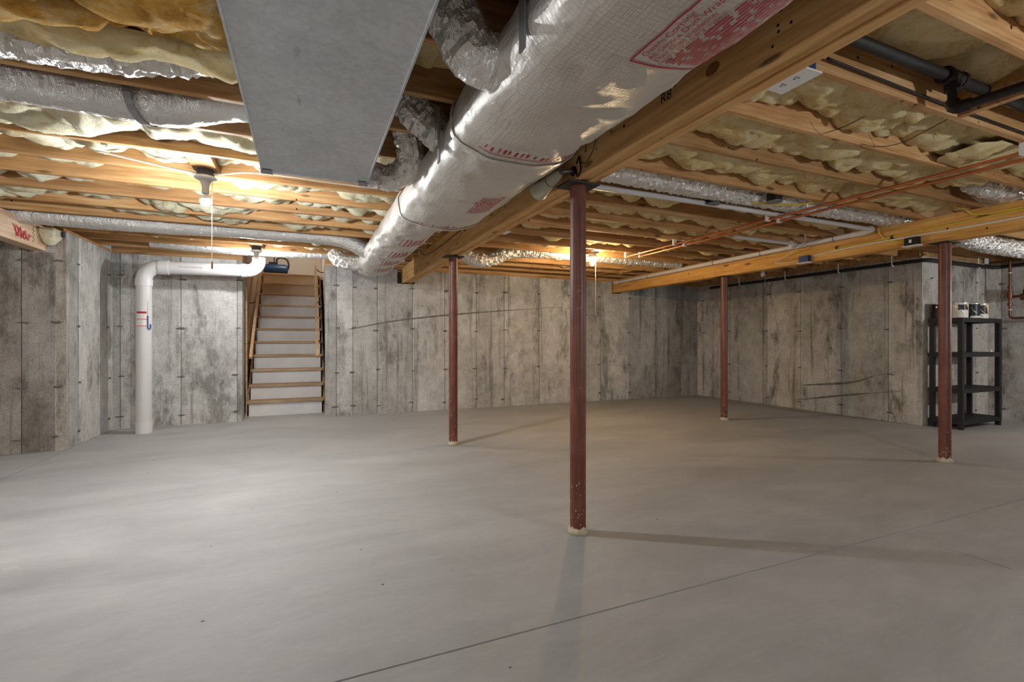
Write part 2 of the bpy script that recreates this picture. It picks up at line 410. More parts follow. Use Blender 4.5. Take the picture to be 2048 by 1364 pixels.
# ------------------------------------------------------------------ concrete walls made of form panels
TIE = None
def tie_mesh(i):
    rr = random.Random(i); mb = MB(); n = 14
    pts = [((math.cos(2*PI*k/n)*(0.026+0.022*rr.random())), math.sin(2*PI*k/n)*(0.006+0.009*rr.random())) for k in range(n)]
    mb.add([(a, -0.003, b) for a, b in pts]+[(a*1.15, 0.004, b*1.3) for a, b in pts], [tuple(range(n-1, -1, -1))]+[(k, (k+1) % n, (k+1) % n+n, k+n) for k in range(n)])
    mb.box(-0.012, 0.012, -0.012, 0.0, -0.006, 0.006)
    return mb.mesh('tie_mark', 'tie_stain')
TIES = [tie_mesh(i) for i in range(4)]
def wall(name, p0, p1, seams, z1, mat, thick=0.25, pockets=(), ties=True, rows=(0.135, 0.65, 1.275, 1.91)):
    """face runs p0->p1 with the room on its right-hand side looking along p0->p1 reversed (local -y faces the room)"""
    p0, p1 = Vector((*p0, 0)), Vector((*p1, 0)); L = (p1-p0).length
    root = empty(name, p0); d = (p1-p0).normalized(); root.rotation_euler = (0, 0, math.atan2(d.y, d.x)); struct(root)
    T = 0.02
    mb = MB(); cuts = [0.0]
    for a, b in pockets: cuts += [a, b]
    cuts.append(L); zp = 1.985
    for i in range(0, len(cuts), 2): mb.box(cuts[i], cuts[i+1], T, thick, 0, z1)
    for a, b in pockets: mb.box(a, b, T, thick, 0, zp); mb.box(a, b, thick-0.05, thick, zp, z1)
    mb.build('wall_core', mat, root)
    s = [0.0]+[q for q in seams if 0.02 < q < L-0.02]+[L]; g = 0.0035
    rr = random.Random(hash(name) % 1000 if False else len(name)*31+int(L*100))
    for i in range(len(s)-1):
        a, b = s[i]+(g if i else 0), s[i+1]-(g if i < len(s)-2 else 0); off = rr.uniform(-0.004, 0.0)
        hit = [(max(a, pa), min(b, pb)) for pa, pb in pockets if pa < b and pb > a]
        m = MB()
        if not hit: m.box(a, b, off, T, 0, z1)
        else:
            pa, pb = hit[0]
            m.box(a, b, off, T, 0, zp)
            if pa-a > 0.01: m.box(a, pa, off, T, zp, z1)
            if b-pb > 0.01: m.box(pb, b, off, T, zp, z1)
        m.build('form_panel', mat, root)
    if ties:
        for q in s[1:-1]:
            for z in rows:
                t = link('tie_mark', TIES[rr.randrange(4)], root)
                t.location = (q+rr.uniform(-0.03, 0.03), -0.002, z+rr.uniform(-0.02, 0.02)); t.scale = (rr.uniform(0.7, 1.3), 1, rr.uniform(0.7, 1.4))
    return root

BP = 1.44   # main beam centre line
RB = 5.34   # right beam centre line
w_br = wall('wall_back_right', (0.26, WB), (XR, WB), [x-0.26 for x in (0.41, 0.64, 0.99, 1.52, 2.04, 2.57, 3.07, 3.73, 4.35, 5.0, 5.64, 6.26, 6.9)], 2.2, 'concrete_grey',
            pockets=[(BP-0.15-0.26, BP+0.12-0.26), (RB-0.10-0.26, RB+0.10-0.26)])
w_bl = wall('wall_back_left', (XL-0.25, WB), (-0.80, WB), [x-XL+0.25 for x in (-2.14, -1.5, -0.86)], 2.2, 'concrete_grey')
w_rt = wall('wall_right', (XR, WB), (XR, YA), [WB-y for y in (7.3, 6.66, 5.85, 5.24, 4.6, 3.97)], 2.2, 'concrete_right')
w_al = wall('wall_alcove', (XR+0.02, YA), (XA, YA), [0.2, 0.55, 0.95, 1.3], 2.2, 'concrete_right')
w_ar = wall('wall_alcove_side', (XA, YA), (XA, -4.2), [0.15, 0.75, 1.35, 1.95, 2.6], 2.2, 'concrete_right')
w_lr = wall('wall_left_return', (XL, YLW), (XL, WB), [0.29, 1.12], 2.2, 'concrete_grey')
w_ln = wall('wall_left', (-6.2, YLW), (XL, YLW), [6.2-x for x in (5.6, 5.0, 4.4, 3.8, 3.2, 2.56, 2.30)], 2.2, 'concrete_brown',
            pockets=[(6.2-2.52, 6.2-2.30)])
w_fs = wall('wall_left_side', (-6.2, -4.2), (-6.2, YLW), [1.2*k for k in range(1, 9)], 2.2, 'concrete_brown', ties=False)
w_ft = wall('wall_front', (9.3, -4.2), (-6.2, -4.2), [1.2*k for k in range(1, 13)], 2.2, 'concrete_grey', ties=False)
def pour_line(root, pts, w=0.02):
    mb = MB(); P = smooth_path([(a, 0, b) for a, b in pts], 0.05); n = len(P); rr = random.Random(len(P))
    for i, p in enumerate(P):
        t = i/(n-1); h = w*(0.25+0.75*math.sin(PI*min(1, t*1.15+0.05)))*rr.uniform(0.7, 1.2)
        mb.v += [(p.x, -0.0048, p.z+h/2), (p.x, -0.0048, p.z-h/2)]
    mb.f = [(2*i, 2*i+1, 2*i+3, 2*i+2) for i in range(n-1)]
    return mb.build('pour_line', 'pour_stain', root)
plain('pour_stain', (112, 106, 98), 0.92, var=0.4, scale=14)
pour_line(w_br, [(0.3, 1.27), (1.07, 1.42), (2.3, 1.565), (3.9, 1.70)], 0.028)
pour_line(w_rt, [(WB-5.3, 0.14), (WB-4.475, 0.31), (WB-3.83, 0.424)], 0.03)
pour_line(w_rt, [(WB-5.2, 0.39), (WB-4.475, 0.49), (WB-4.14, 0.61), (WB-3.88, 0.68)], 0.035)
# sill plates and rims that close the gap between wall tops and subfloor
def trim(name, x0, x1, y0, y1, z0, z1, mat='joist_wood'):
    return struct(MB().box(x0, x1, y0, y1, z0, z1).build(name, mat))
trim('trim_1', 0.26, XR+0.25, WB+0.03, WB+0.16, 2.2, ZO)
trim('trim_2', XL-0.02, XL-0.16, YLW+0.0, WB, 2.2, 2.24)
trim('trim_3', XL-0.02, -0.80, WB+0.03, WB+0.16, 2.2, ZO)
trim('trim_4', XR+0.03, XR+0.16, YA, WB, 2.2, ZO)
trim('trim_5', XR, XA, YA+0.03, YA+0.16, 2.2, ZO)
trim('trim_6', XA+0.03, XA+0.16, -4.2, YA, 2.2, ZO)
trim('trim_7', -6.2, XL-0.16, YLW+0.03, YLW+0.16, 2.2, ZO)
trim('trim_8', -6.36, -6.2, -4.2, YLW, 2.2, ZO)
trim('trim_9', -6.2, 9.3, -4.36, -4.2, 2.2, ZO)
trim('trim_10', XL-0.16, XL-0.14, YLW+0.16, WB, 2.24, ZO)

# ------------------------------------------------------------------ ceiling: subfloor, joists
ce = struct(MB().box(-6.4, 9.4, -4.4, 6.4, ZO, ZO+0.02).box(-2.5, -0.80, 6.4, 7.62, ZO, ZO+0.02)
            .box(-0.80, 0.26, 6.4, 7.45, ZO, ZO+0.02).box(0.26, 9.4, 6.4, 7.62, ZO, ZO+0.02).build('ceiling', 'osb'))
JP = [(-0.019, 0.004), (-0.015, 0), (0.015, 0), (0.019, 0.004), (0.019, 0.235), (-0.019, 0.235)]
def joist_mesh(L): return MB().prism(JP, (0, 0, 0), (L, 0, 0), (0, 1, 0), (0, 0, 1)).mesh('joist', 'joist_wood')
jm = {}
def joist(x0, x1, y, tilt=0.0):
    k = round(x1-x0, 2)
    if k not in jm: jm[k] = joist_mesh(x1-x0)
    return place(link('joist', jm[k], ce), (x0, y, ZJ))
for y in JL:
    if -4.1 < y < 7.42:
        if y > YLW: joist(XL-0.12, 1.52, y)
        else: joist(-6.2, 1.52, y)
for y in JR:
    if -4.1 < y < 7.42:
        joist(1.36, 5.44, y)
        joist(5.24, XR+0.14 if y > YA else XA+0.14, y+0.045)
# blocking between joists
def block(x, y0, y1, z0=ZJ, h=0.235, t=0.019): return MB().box(x-t, x+t, y0, y1, z0, z0+h).build('blocking', 'joist_wood', ce)
block(3.06, JR[11]+0.019, JR[12]-0.019)
block(4.42, JR[25]+0.019, JR[26]-0.019); block(4.66, JR[25]+0.019, JR[26]-0.019, ZJ-0.0); block(4.86, JR[24]+0.019, JR[25]-0.019)
def flat_block(x, y0, y1): return MB().box(x-0.07, x+0.07, y0, y1, ZJ, ZJ+0.038).build('blocking', 'joist_wood', ce)
flat_block(-0.615, JL[17]+0.019, JL[18]-0.019); flat_block(-0.55, JL[24]+0.019, JL[25]-0.019); flat_block(3.40, JR[21]+0.019, JR[22]-0.019); flat_block(6.36, JR[21]+0.064, JR[22]+0.026)

# ------------------------------------------------------------------ fibreglass batts
def batt_mesh(x0, x1, y0, y1, zb, zt, amp, seed, mat, crown=0.05, ragged=0.07, slope=0.0, holes=0.0):
    L = x1-x0; nx = max(8, int(L/0.022)); ny = max(8, int((y1-y0)/0.024)); vs = []; fs = []
    off = Vector((seed*7.13, seed*3.71, seed*1.37))
    for i in range(nx+1):
        s = i/nx
        for j in range(ny+1):
            t = j/ny; x = x0+L*s; y = y0+(y1-y0)*t; p = Vector((x, y, 0))+off
            big = noise.noise(p*2.4); med = noise.noise(p*6.5+Vector((3, 1, 5))); bil = abs(noise.noise(p*11.0)); fin = noise.noise(p*34)
            z = zb+crown*abs(2*t-1)**4-slope*(t-0.5)
            l1 = (1-abs(noise.noise(p*3.3+Vector((1, 2, 8)))))**4; l2 = (1-abs(noise.noise(p*7.7+Vector((4, 0, 3)))))**4
            z += amp*(0.9*big+0.5*med-0.3*bil+0.16*fin+1.5*l1+0.8*l2-0.75)
            if holes: z += holes*max(0, noise.noise(p*1.3+Vector((9, 9, 9))))
            e = min(s, 1-s)*L
            rg = ragged*(noise.noise(Vector((y*9, seed, s*2)))+0.4*noise.noise(Vector((y*31, seed, s*2))))
            x += rg*max(0, 1-e/0.25)
            if e < 0.05: z += (1-e/0.05)**2*0.05
            y += 0.022*noise.noise(p*8+Vector((0, 7, 2)))*math.sin(PI*t)
            z = min(z, zt-0.004)
            vs.append((x, y, z))
    W_ = ny+1
    for i in range(nx):
        for j in range(ny): a = i*W_+j; fs.append((a, a+1, a+W_+1, a+W_))
    ring = [j for j in range(W_)]+[i*W_+ny for i in range(1, nx+1)]+[nx*W_+j for j in range(ny-1, -1, -1)]+[i*W_ for i in range(nx-1, 0, -1)]
    o = len(vs); vs += [(vs[k][0], vs[k][1], zt) for k in ring]; n = len(ring)
    for k in range(n): fs.append((ring[k], o+k, o+(k+1) % n, ring[(k+1) % n]))
    fs.append(tuple(o+k for k in range(n)))
    mb = MB(); mb.v = vs; mb.f = fs
    return mb.mesh('insulation_batt', mat, smooth=True)
seed = [1]
def batt(label, x0, x1, y0, y1, zb=2.30, zt=ZO-0.002, amp=0.035, mat='batt_cream', group=None, **kw):
    seed[0] += 1
    o = link('insulation_batt', batt_mesh(x0, x1, y0, y1, zb, zt, amp, seed[0], mat, **kw))
    return tag(o, label, 'insulation', group)
ORD = ['first', 'second', 'third', 'fourth', 'fifth', 'sixth', 'seventh', 'eighth', 'ninth', 'tenth', 'eleventh', 'twelfth', 'thirteenth', 'fourteenth', 'fifteenth', 'sixteenth', 'seventeenth']
g = 0.021
# middle span (between the two beams), bays counted from the camera
for k in range(10, 26):
    y0, y1 = JR[k]+g, JR[k+1]-g
    if y1 > WB: break
    i = k-10
    rr = random.Random(k*5)
    if k < 15:   zb, amp, holes = (2.352 if k == 11 else 2.285), (0.018 if k == 11 else 0.040), 0.0
    elif k == 15: zb, amp, holes = 2.33, 0.035, 0.05
    else: zb, amp, holes = 2.295, 0.045, 0.12
    if k == 22: zb = 2.40
    a = 1.55; n_ = 2 if k < 17 else 1
    if k == 15: y1 = 2.755
    xs_ = [a]+sorted(rr.uniform(2.6, 4.1) for _ in range(n_-1))+[4.66 if k == 13 else 5.22]
    for q in range(n_):
        if n_ == 1: where = 'whole bay'
        else: where = 'end by main beam' if q == 0 else 'end by golden beam'
        batt('cream fiberglass batt, %s joist bay between the beams, %s' % (ORD[i], where), xs_[q]+(0.015 if q else 0), xs_[q+1]-0.015, y0, y1, zb+rr.uniform(-0.012, 0.012), amp=amp,
             mat='batt_cream', group='fiberglass batts between the two beams', holes=holes, slope=rr.uniform(-0.03, 0.02), crown=0.035)
# a torn flap of batt hanging by the copper pipes
batt('torn crumpled flap of fiberglass hanging down over the copper pipes', 3.62, 4.25, JR[12]+0.05, JR[13]-0.03, 2.215, 2.25, 0.03, 'batt_cream', 'fiberglass batts between the two beams', ragged=0.14)
# right of the right beam
for k in range(11, 26):
    y0, y1 = JR[k]+g+0.045, JR[k+1]-g+0.045
    if y1 > WB: break
    xe = XR if y0 > YA else XA
    batt('shaded cream fiberglass batt beyond the golden beam, %s joist bay from camera' % ORD[k-11], 5.96 if k == 13 else 5.46, xe-0.02, y0, y1, 2.32 if k != 15 else 2.42, amp=0.045, group='fiberglass batts right of the right beam', holes=0.06)
# left span
cl = {16: 'batt_pale', 17: 'batt_pale'}
for k in range(11, 26):
    y0, y1 = JL[k]+g, JL[k+1]-g
    if y1 > WB: break
    if k in (12, 14, 15): continue
    if k in (11, 13):
        batt('cream fiberglass batt between duct and wrapped trunk, %s bay' % ('near' if k == 11 else 'far'), 0.36, 1.34, y0, y1, 2.345, amp=0.035, group='fiberglass batts left of the main beam')
        if k == 11: continue
    xa = -3.4 if y0 < YLW else XL+0.02
    if k == 13: continue
    zb, amp, ho = (2.255, 0.04, 0.0) if k == 16 else (2.275, 0.05, 0.16)
    if k in (22, 25): zb, amp = 2.42, 0.02
    batt('pale fiberglass batt left of trunk duct, %s joist bay past the foil ducts' % ORD[k-16], xa, 1.34, y0, y1, zb, amp=amp, mat='batt_pale', group='fiberglass batts left of the main beam', holes=ho)
# large amber batts sagging under the joists at the upper left
batt('big amber fiberglass blanket with white lip hanging at the upper left corner', -2.4, -0.70, 1.20, 2.08, 2.14, 2.238, 0.035, 'batt_amber', 'amber fiberglass blankets', crown=0.03, ragged=0.12)
batt('big amber fiberglass blanket hanging against the sheet metal duct', -0.66, -0.235, 1.15, 2.12, 2.165, 2.238, 0.032, 'batt_amber', 'amber fiberglass blankets', crown=0.03, ragged=0.12)
batt('thin dull fiberglass layer under the amber blankets beside the first foil duct', -2.2, -0.235, 2.15, 2.34, 2.19, 2.238, 0.02, 'batt_cream', crown=0.03)
batt('pale lump of fiberglass stuffed beside the end of the red marked beam', -2.36, -2.25, 6.02, 6.19, 2.02, 2.2, 0.03, 'batt_pale', ragged=0.02)

# ------------------------------------------------------------------ beams
def beam(name, xc, y0, y1, label, mat, plies, splices, z0=2.0, z1=2.235):
    root = empty(name, (xc, y0, z0)); tag(root, label, 'beam'); n = len(plies)
    for (a, b, dz), sp in zip(plies, splices):
        ys_ = [y0]+list(sp)+[y1]
        for i in range(len(ys_)-1):
            pr = [(a+0.003, dz), (b-0.003, dz), (b, dz+0.003), (b, z1-z0), (a, z1-z0), (a, dz+0.003)]
            MB().prism(pr, (0, ys_[i]-y0+0.001, 0), (0, ys_[i+1]-y0-0.001, 0), (1, 0, 0), (0, 0, 1)).build('ply', mat, root)
    return root
mbm = beam('main_beam', BP, -4.0, WB+0.12, 'long built-up wooden beam beside the foil wrapped duct, resting on two posts', 'beam_wood',
           [(-0.068, -0.024, 0.0), (-0.022, 0.022, 0.006), (0.024, 0.068, -0.004)], [(4.86,), (2.36,), (4.9,)])
rbm = beam('right_beam', RB, -4.0, WB+0.12, 'golden built-up wooden beam on the right carrying yellow cables', 'beam_gold',
           [(-0.062, -0.022, 0.0), (-0.020, 0.020, 0.004), (0.022, 0.062, 0.0)], [(4.92,), (2.4,), (4.9,)])
lbm = beam('left_beam', -2.43, -4.0, YLW+0.12, 'pale wooden beam with red crayon scribble at the left edge', 'pale_wood',
           [(-0.062, -0.001, 0.0), (0.001, 0.062, 0.0)], [(), ()], 1.99, 2.225)
lbm.name = 'scribbled_beam'; rbm.name = 'golden_beam'

# ------------------------------------------------------------------ lally columns
def post(x, y, label):
    root = empty('steel_post', (x, y, 0)); tag(root, label, 'post', 'red steel posts')
    MB().lathe([(0.046, 0.0), (0.046, 1.985)], seg=28).build('shaft', 'red_oxide', root, auto=40)
    MB().box(-0.10, 0.10, -0.075, 0.075, 1.985, 1.996).build('cap_plate', 'steel_plate', root)
    m = MB(); n = 24
    rr = random.Random(int(x*100+y*10))
    ring = lambda r, z, jr, jz: [(math.cos(2*PI*k/n)*(r+jr*rr.random()), math.sin(2*PI*k/n)*(r+jr*rr.random()), z+jz*rr.random()) for k in range(n)]
    R_ = [ring(0.056, 0.0, 0.006, 0), ring(0.053, 0.018, 0.004, 0.004), ring(0.0465, 0.03, 0.001, 0.02)]
    m.add([p for r in R_ for p in r], [(i*n+k, i*n+(k+1) % n, (i+1)*n+(k+1) % n, (i+1)*n+k) for i in range(2) for k in range(n)]+[tuple(range(n-1, -1, -1))])
    m.build('mortar_collar', 'plaster', root, smooth=True)
    return root
post(1.435, 2.37, 'red oxide steel post standing nearest the camera under the main beam')
post(1.435, 4.90, 'red oxide steel post under the main beam, the one farther back')
post(RB, 2.43, 'red oxide steel post in front of the black shelving unit')
post(RB, 4.93, 'red oxide steel post under the golden beam near the back corner')

# ------------------------------------------------------------------ wrapped trunk duct
def sect(y):
    """left x, right x, bottom z, top z of the wrapped trunk at station y"""
    if y < 2.06: return 0.60, 1.235, 1.95, 2.232
    if y < 3.50: return 0.615, 1.255, 1.955, 2.232
    return 0.61, 1.04, 1.97, 2.232
def ring_pt(y, a, wob=True):
    x0, x1, z0, z1 = sect(y); e = 2/2.15 if math.cos(a) > 0 else 2/2.9
    c, s = math.cos(a), math.sin(a)
    cx, cz = (x0+x1)/2, (z0+z1)/2
    ux = math.copysign(abs(c)**e, c); uz = math.copysign(abs(s)**e, s)
    sag = -0.012*max(0, -s)
    n = 0
    if wob:
        q = Vector((c*1.2, y*2.2, s*1.2)); n = 0.012*noise.noise(q*2.0)+0.005*noise.noise(Vector((c*3, y*16, s*3)))
        fold = noise.noise(Vector((c*2, y*7, s*2+4))); n -= 0.010*max(0, fold-0.35)*4
    return Vector((cx+ux*((x1-x0)/2+n), y, cz+uz*((z1-z0)/2+n)+sag))
def bot_z(x, y):
    x0, x1, z0, z1 = sect(y); cx = (x0+x1)/2; hx = (x1-x0)/2; k = min(0.999, abs((x-cx)/hx))
    hz = (z1-z0)/2; cz = (z0+z1)/2
    lo, hi = PI, 1.5*PI
    if x > cx: lo, hi = 2*PI, 1.5*PI
    for _ in range(24):
        mid = (lo+hi)/2; p = ring_pt(y, mid)
        if (x < cx and p.x < x) or (x > cx and p.x > x): lo = mid
        else: hi = mid
    return ring_pt(y, (lo+hi)/2).z
tr = empty('wrapped_trunk_duct', (0.98, 1.0, 2.1)); tag(tr, 'long foil wrapped trunk duct with red print beside the main beam', 'duct')
TRO = Vector((0.98, 1.0, 2.1))
def tr_child(mb, name, mat, **kw):
    mb.v = [tuple(Vector(v)-TRO) for v in mb.v]; return mb.build(name, mat, tr, **kw)
SEG = 72
def trunk_section(ya, yb, close_b=False):
    mb = MB(); n = int((yb-ya)/0.02); rows = []
    for i in range(n+1):
        y = ya+(yb-ya)*i/n
        rows.append([ring_pt(min(max(y, ya+1e-4), yb-1e-4), 2*PI*k/SEG) for k in range(SEG)])
    if close_b:
        for q in (0.9, 0.6, 0.2):
            c = Vector(((sect(yb-.01)[0]+sect(yb-.01)[1])/2, yb+0.05*(1-q), 2.1))
            rows.append([c+Vector(((p.x-c.x)*q, 0, (p.z-c.z)*q)) for p in rows[n]])
    mb.add([p for r in rows for p in r], [(i*SEG+k, (i+1)*SEG+k, (i+1)*SEG+(k+1) % SEG, i*SEG+(k+1) % SEG) for i in range(len(rows)-1) for k in range(SEG)])
    if close_b: mb.f.append(tuple(len(rows)*SEG-SEG+k for k in range(SEG)))
    return tr_child(mb, 'wrap_section', 'foil_wrap', smooth=True)
trunk_section(-2.5, 2.06); trunk_section(2.05, 3.50); trunk_section(3.49, 6.55, True)
# lapped seams
def seam(y, yb):
    mb = MB(); rows = []
    for d, o in ((0.0, 0.0), (0.004, 0.010), (0.03, 0.007)):
        rows.append([])
        for k in range(SEG):
            p = ring_pt(yb, 2*PI*k/SEG); c = Vector(((sect(yb)[0]+sect(yb)[1])/2, p.y, 2.1)); q = (p-c).normalized()*o
            rows[-1].append(Vector((p.x, y-d, p.z))+q+Vector((0, 0.012*noise.noise(Vector((k*0.35, y, 0))), 0)))
    mb.add([p for r in rows for p in r], [(i*SEG+k, i*SEG+(k+1) % SEG, (i+1)*SEG+(k+1) % SEG, (i+1)*SEG+k) for i in range(2) for k in range(SEG)])
    return tr_child(mb, 'lap_seam', 'foil_wrap', smooth=True)
seam(2.075, 2.04); seam(3.515, 3.48)
# red print lying on the wrap: drawn in (s along -y, t along +x) and dropped on the underside
def under(mb_pts, x0, y0, lift=0.003):
    out = []
    for a, b in mb_pts:
        x, y = x0+b, y0-a
        out.append((x, y, bot_z(x, y)-lift))
    return out
def strip(x0, y0, segs):
    """thin printed bars: (a0, a1, b0, b1)"""
    mb = MB()
    for a0, a1, b0, b1 in segs:
        n = max(1, int(max(a1-a0, b1-b0)/0.03)); pts = []; 
        for i in range(n+1):
            t = i/n
            if a1-a0 >= b1-b0: pts += [(a0+(a1-a0)*t, b0), (a0+(a1-a0)*t, b1)]
            else: pts += [(a0, b0+(b1-b0)*t), (a1, b0+(b1-b0)*t)]
        mb.add(under(pts, x0, y0), [(2*i, 2*i+1, 2*i+3, 2*i+2) for i in range(n)])
    return mb
def letters(body, size, a, b, x0, y0):
    vs, fs = text_geo(body, size)
    return MB().add(under([(a+v[0], b-v[1]) for v in vs], x0, y0, 0.004), fs)
PX, PY = 0.885, 1.17          # upper-left corner of the big printed label
segs = [(0, 0.95, 0, 0.006), (0, 0.006, 0, 0.31), (0.95, 0.956, 0, 0.31)]
tr_child(strip(PX, PY, segs), 'print_border', 'red_ink')
for body, size, a, b in (('Owens Corning', 0.031, 0.035, 0.035), ('All-Service Duct Wrap', 0.030, 0.028, 0.062), ('Fiber Glass Insulation', 0.027, 0.024, 0.087), ('Faced 1 1/2" 1.0 PCF Type II', 0.022, 0.014, 0.108)):
    tr_child(letters(body, size, a, b, PX, PY), 'print_line', 'red_ink')['kind'] = 'stuff'
rr = random.Random(4); segs = []
for i in range(15):
    b = 0.116+i*0.0125; a = 0.02+0.01*rr.random()
    while a < 0.9:
        l = rr.uniform(0.02, 0.10); segs.append((a, min(0.92, a+l), b, b+0.0058)); a += l+rr.uniform(0.008, 0.02)
tr_child(strip(PX, PY, segs), 'small_print', 'red_ink')['kind'] = 'stuff'
def patch(x0, y0, la, lb, n, seed_, mat='red_ink_faint', name='print_patch'):
    rr = random.Random(seed_); sg = []
    for i in range(n):
        b = lb*i/n; a = 0
        while a < la:
            l = rr.uniform(0.02, 0.07); sg.append((a, min(la, a+l), b, b+lb/n*0.38)); a += l+0.008
    tr_child(strip(x0, y0, sg), name, mat)['kind'] = 'stuff'
patch(0.96, 2.98, 0.34, 0.16, 9, 1, 'red_ink')
for y in (4.35, 4.95, 5.5, 6.05): 
    patch(0.80, y, 0.26, 0.17, 5, int(y*10), 'red_ink')
    tr_child(strip(0.765, y+0.02, [(0, 0.3, 0, 0.006), (0, 0.01, 0, 0.2)]), 'print_border', 'red_ink')
def ticks(y, x0, x1, seed_):
    rr = random.Random(seed_); sg = [(-0.02, -0.015, 0, x1-x0)]; b = 0.02
    while b < x1-x0:
        w = rr.uniform(0.004, 0.014); sg.append((0.0+0.01*rr.random(), 0.035+0.01*rr.random(), b, b+w)); b += w+rr.uniform(0.006, 0.03)
    tr_child(strip(x0, y, sg), 'print_line', 'red_ink')['kind'] = 'stuff'
ticks(1.985, 0.70, 1.17, 3); ticks(3.44, 0.70, 1.18, 8)

# foil sleeves and flex ducts ---------------------------------------------------------------------
def foil_duct(name, ctrl, r, label, mat='foil', seg=26, amp=0.09, ribs=60, squash=1.0, seed_=0, parent=None, group=None):
    jit = 0.075 if mat == 'foil' else 0.02
    pts = smooth_path(ctrl, 0.018)
    def fn(L, an, i):
        c, s = math.cos(an), math.sin(an); o = seed_*5.3
        jt = jit*(noise.cell(Vector((i*1.37+seed_*11, round(an*5), 0.5)))*2-1)*(1 if i % 2 else 0.4)
        return jt+amp*(0.7*noise.noise(Vector((c*1.6+o, s*1.6, L*5)))+0.55*noise.noise(Vector((c*2.5, s*2.5+o, L*22)))-0.6*abs(noise.noise(Vector((c*4+o, s*4, L*40)))))+0.012*math.sin(L*ribs*2)
    mb = MB().tube(pts, r, seg, fn=fn, squash=squash); o = Vector(ctrl[0])
    mb.v = [tuple(Vector(v)-o) for v in mb.v]
    ob = mb.build(name, mat, parent, auto=9 if mat == 'foil' else 22); ob.location = o if parent is None else o-parent.location
    if parent is None: tag(ob, label, 'duct', group)
    return ob
foil_duct('foil_flex_duct', [(-3.6, 2.42, 2.29), (-2.0, 2.42, 2.28), (-0.9, 2.42, 2.275), (-0.3, 2.43, 2.36), (0.36, 2.43, 2.36), (0.53, 2.42, 2.25), (0.66, 2.40, 2.14)], 0.098, 'crumpled foil duct next to the amber blankets, passing over the sheet metal duct', seed_=1, amp=0.11, group='foil flex ducts')
fd = foil_duct('foil_flex_duct', [(-3.6, 2.83, 2.275), (-2.0, 2.83, 2.27), (-0.9, 2.83, 2.262), (-0.6, 2.83, 2.262), (-0.3, 2.83, 2.34), (0.25, 2.83, 2.345)], 0.10, 'smoother foil duct with a metal strap, second behind the amber blankets', 'foil_soft', seed_=2, amp=0.06, group='foil flex ducts')
st = MB(); sr = []
for k in range(17):
    an = PI*0.9+PI*1.2*k/16
    for r_ in (0.112, 0.115):
        for dx in (-0.016, 0.016): sr.append((-0.72+dx+0.04*math.cos(an), 2.83+math.cos(an)*r_, 2.265+math.sin(an)*r_))
st.add(sr, [q for i in range(16) for q in ((4*i, 4*i+1, 4*i+5, 4*i+4), (4*i+2, 4*i+6, 4*i+7, 4*i+3), (4*i, 4*i+4, 4*i+6, 4*i+2), (4*i+1, 4*i+3, 4*i+7, 4*i+5))])
st.v = [tuple(Vector(v)-fd.location) for v in st.v]; st.build('strap', 'grey_strap', fd)
foil_duct('foil_flex_duct', [(-3.2, 5.70, 2.25), (-1.5, 5.70, 2.245), (-0.6, 5.70, 2.26), (0.3, 5.70, 2.25), (0.66, 5.74, 2.13)], 0.088, 'grey foil duct running above the white pipe to the far end of the trunk', 'foil_soft', seed_=3, amp=0.05, group='foil flex ducts')
foil_duct('foil_flex_duct', [(-1.7, 6.93, 2.29), (-0.8, 6.93, 2.265), (0.0, 6.93, 2.275), (0.9, 6.93, 2.29), (1.3, 6.93, 2.30)], 0.075, 'flattened grey foil duct directly over the stair opening', 'foil_soft', seed_=4, amp=0.1, group='foil flex ducts')
foil_duct('foil_flex_duct', [(0.64, 1.60, 2.10), (0.54, 1.60, 2.12), (0.46, 1.60, 2.23), (0.33, 1.60, 2.36), (-0.4, 1.60, 2.365)], 0.10, 'crumpled foil sleeve from trunk to duct at the top of the photo', seed_=5, amp=0.13, group='foil flex ducts')
foil_duct('foil_flex_duct', [(0.66, 6.34, 2.10), (0.50, 6.36, 2.09), (0.38, 6.40, 2.14), (0.34, 6.46, 2.22)], 0.10, 'crumpled foil elbow at the far end of the trunk duct', seed_=6, amp=0.13, group='foil flex ducts')
foil_duct('foil_flex_duct', [(1.30, 5.66, 2.35), (1.56, 5.66, 2.33), (1.74, 5.60, 2.18), (1.95, 5.60, 2.10), (2.18, 5.64, 2.14), (2.5, 5.66, 2.26), (3.4, 5.66, 2.285), (5.2, 5.66, 2.285)], 0.088, 'foil duct bending down behind the main beam then running right', seed_=7, amp=0.1, group='foil flex ducts')
foil_duct('foil_flex_duct', [(1.45, 2.80, 2.325), (2.5, 2.82, 2.315), (3.6, 2.82, 2.31), (4.6, 2.82, 2.315), (5.5, 2.80, 2.33)], 0.10, 'shiny foil duct in the joist bay beside the white drain pipe', seed_=8, amp=0.09, group='foil flex ducts')
foil_duct('foil_flex_duct', [(4.75, 1.97, 2.335), (5.2, 1.97, 2.325), (5.9, 1.97, 2.34)], 0.10, 'short length of foil duct above the golden beam at the right edge', seed_=9, amp=0.1, group='foil flex ducts')
foil_duct('foil_flex_duct', [(5.9, 2.72, 2.26), (6.5, 2.72, 2.17), (7.4, 2.72, 2.15), (8.85, 2.72, 2.16)], 0.098, 'shiny foil duct hanging right of the shelving post', seed_=10, amp=0.08, group='foil flex ducts')
# metal elbow off the sheet metal duct
foil_duct('foil_elbow', [(0.33, 3.02, 2.12), (0.44, 3.02, 2.11), (0.53, 2.97, 2.12), (0.57, 2.87, 2.16), (0.55, 2.77, 2.24), (0.50, 2.72, 2.36)], 0.082, 'bent foil elbow leaving the end of the sheet metal duct', seed_=11, amp=0.12)
# hanger straps and side collars on the trunk
for y in (1.30, 2.28):
    m = MB().box(0.592, 0.598, y-0.02, y+0.02, 1.97, 2.24); tr_child(m, 'hanger_strap', 'grey_strap')

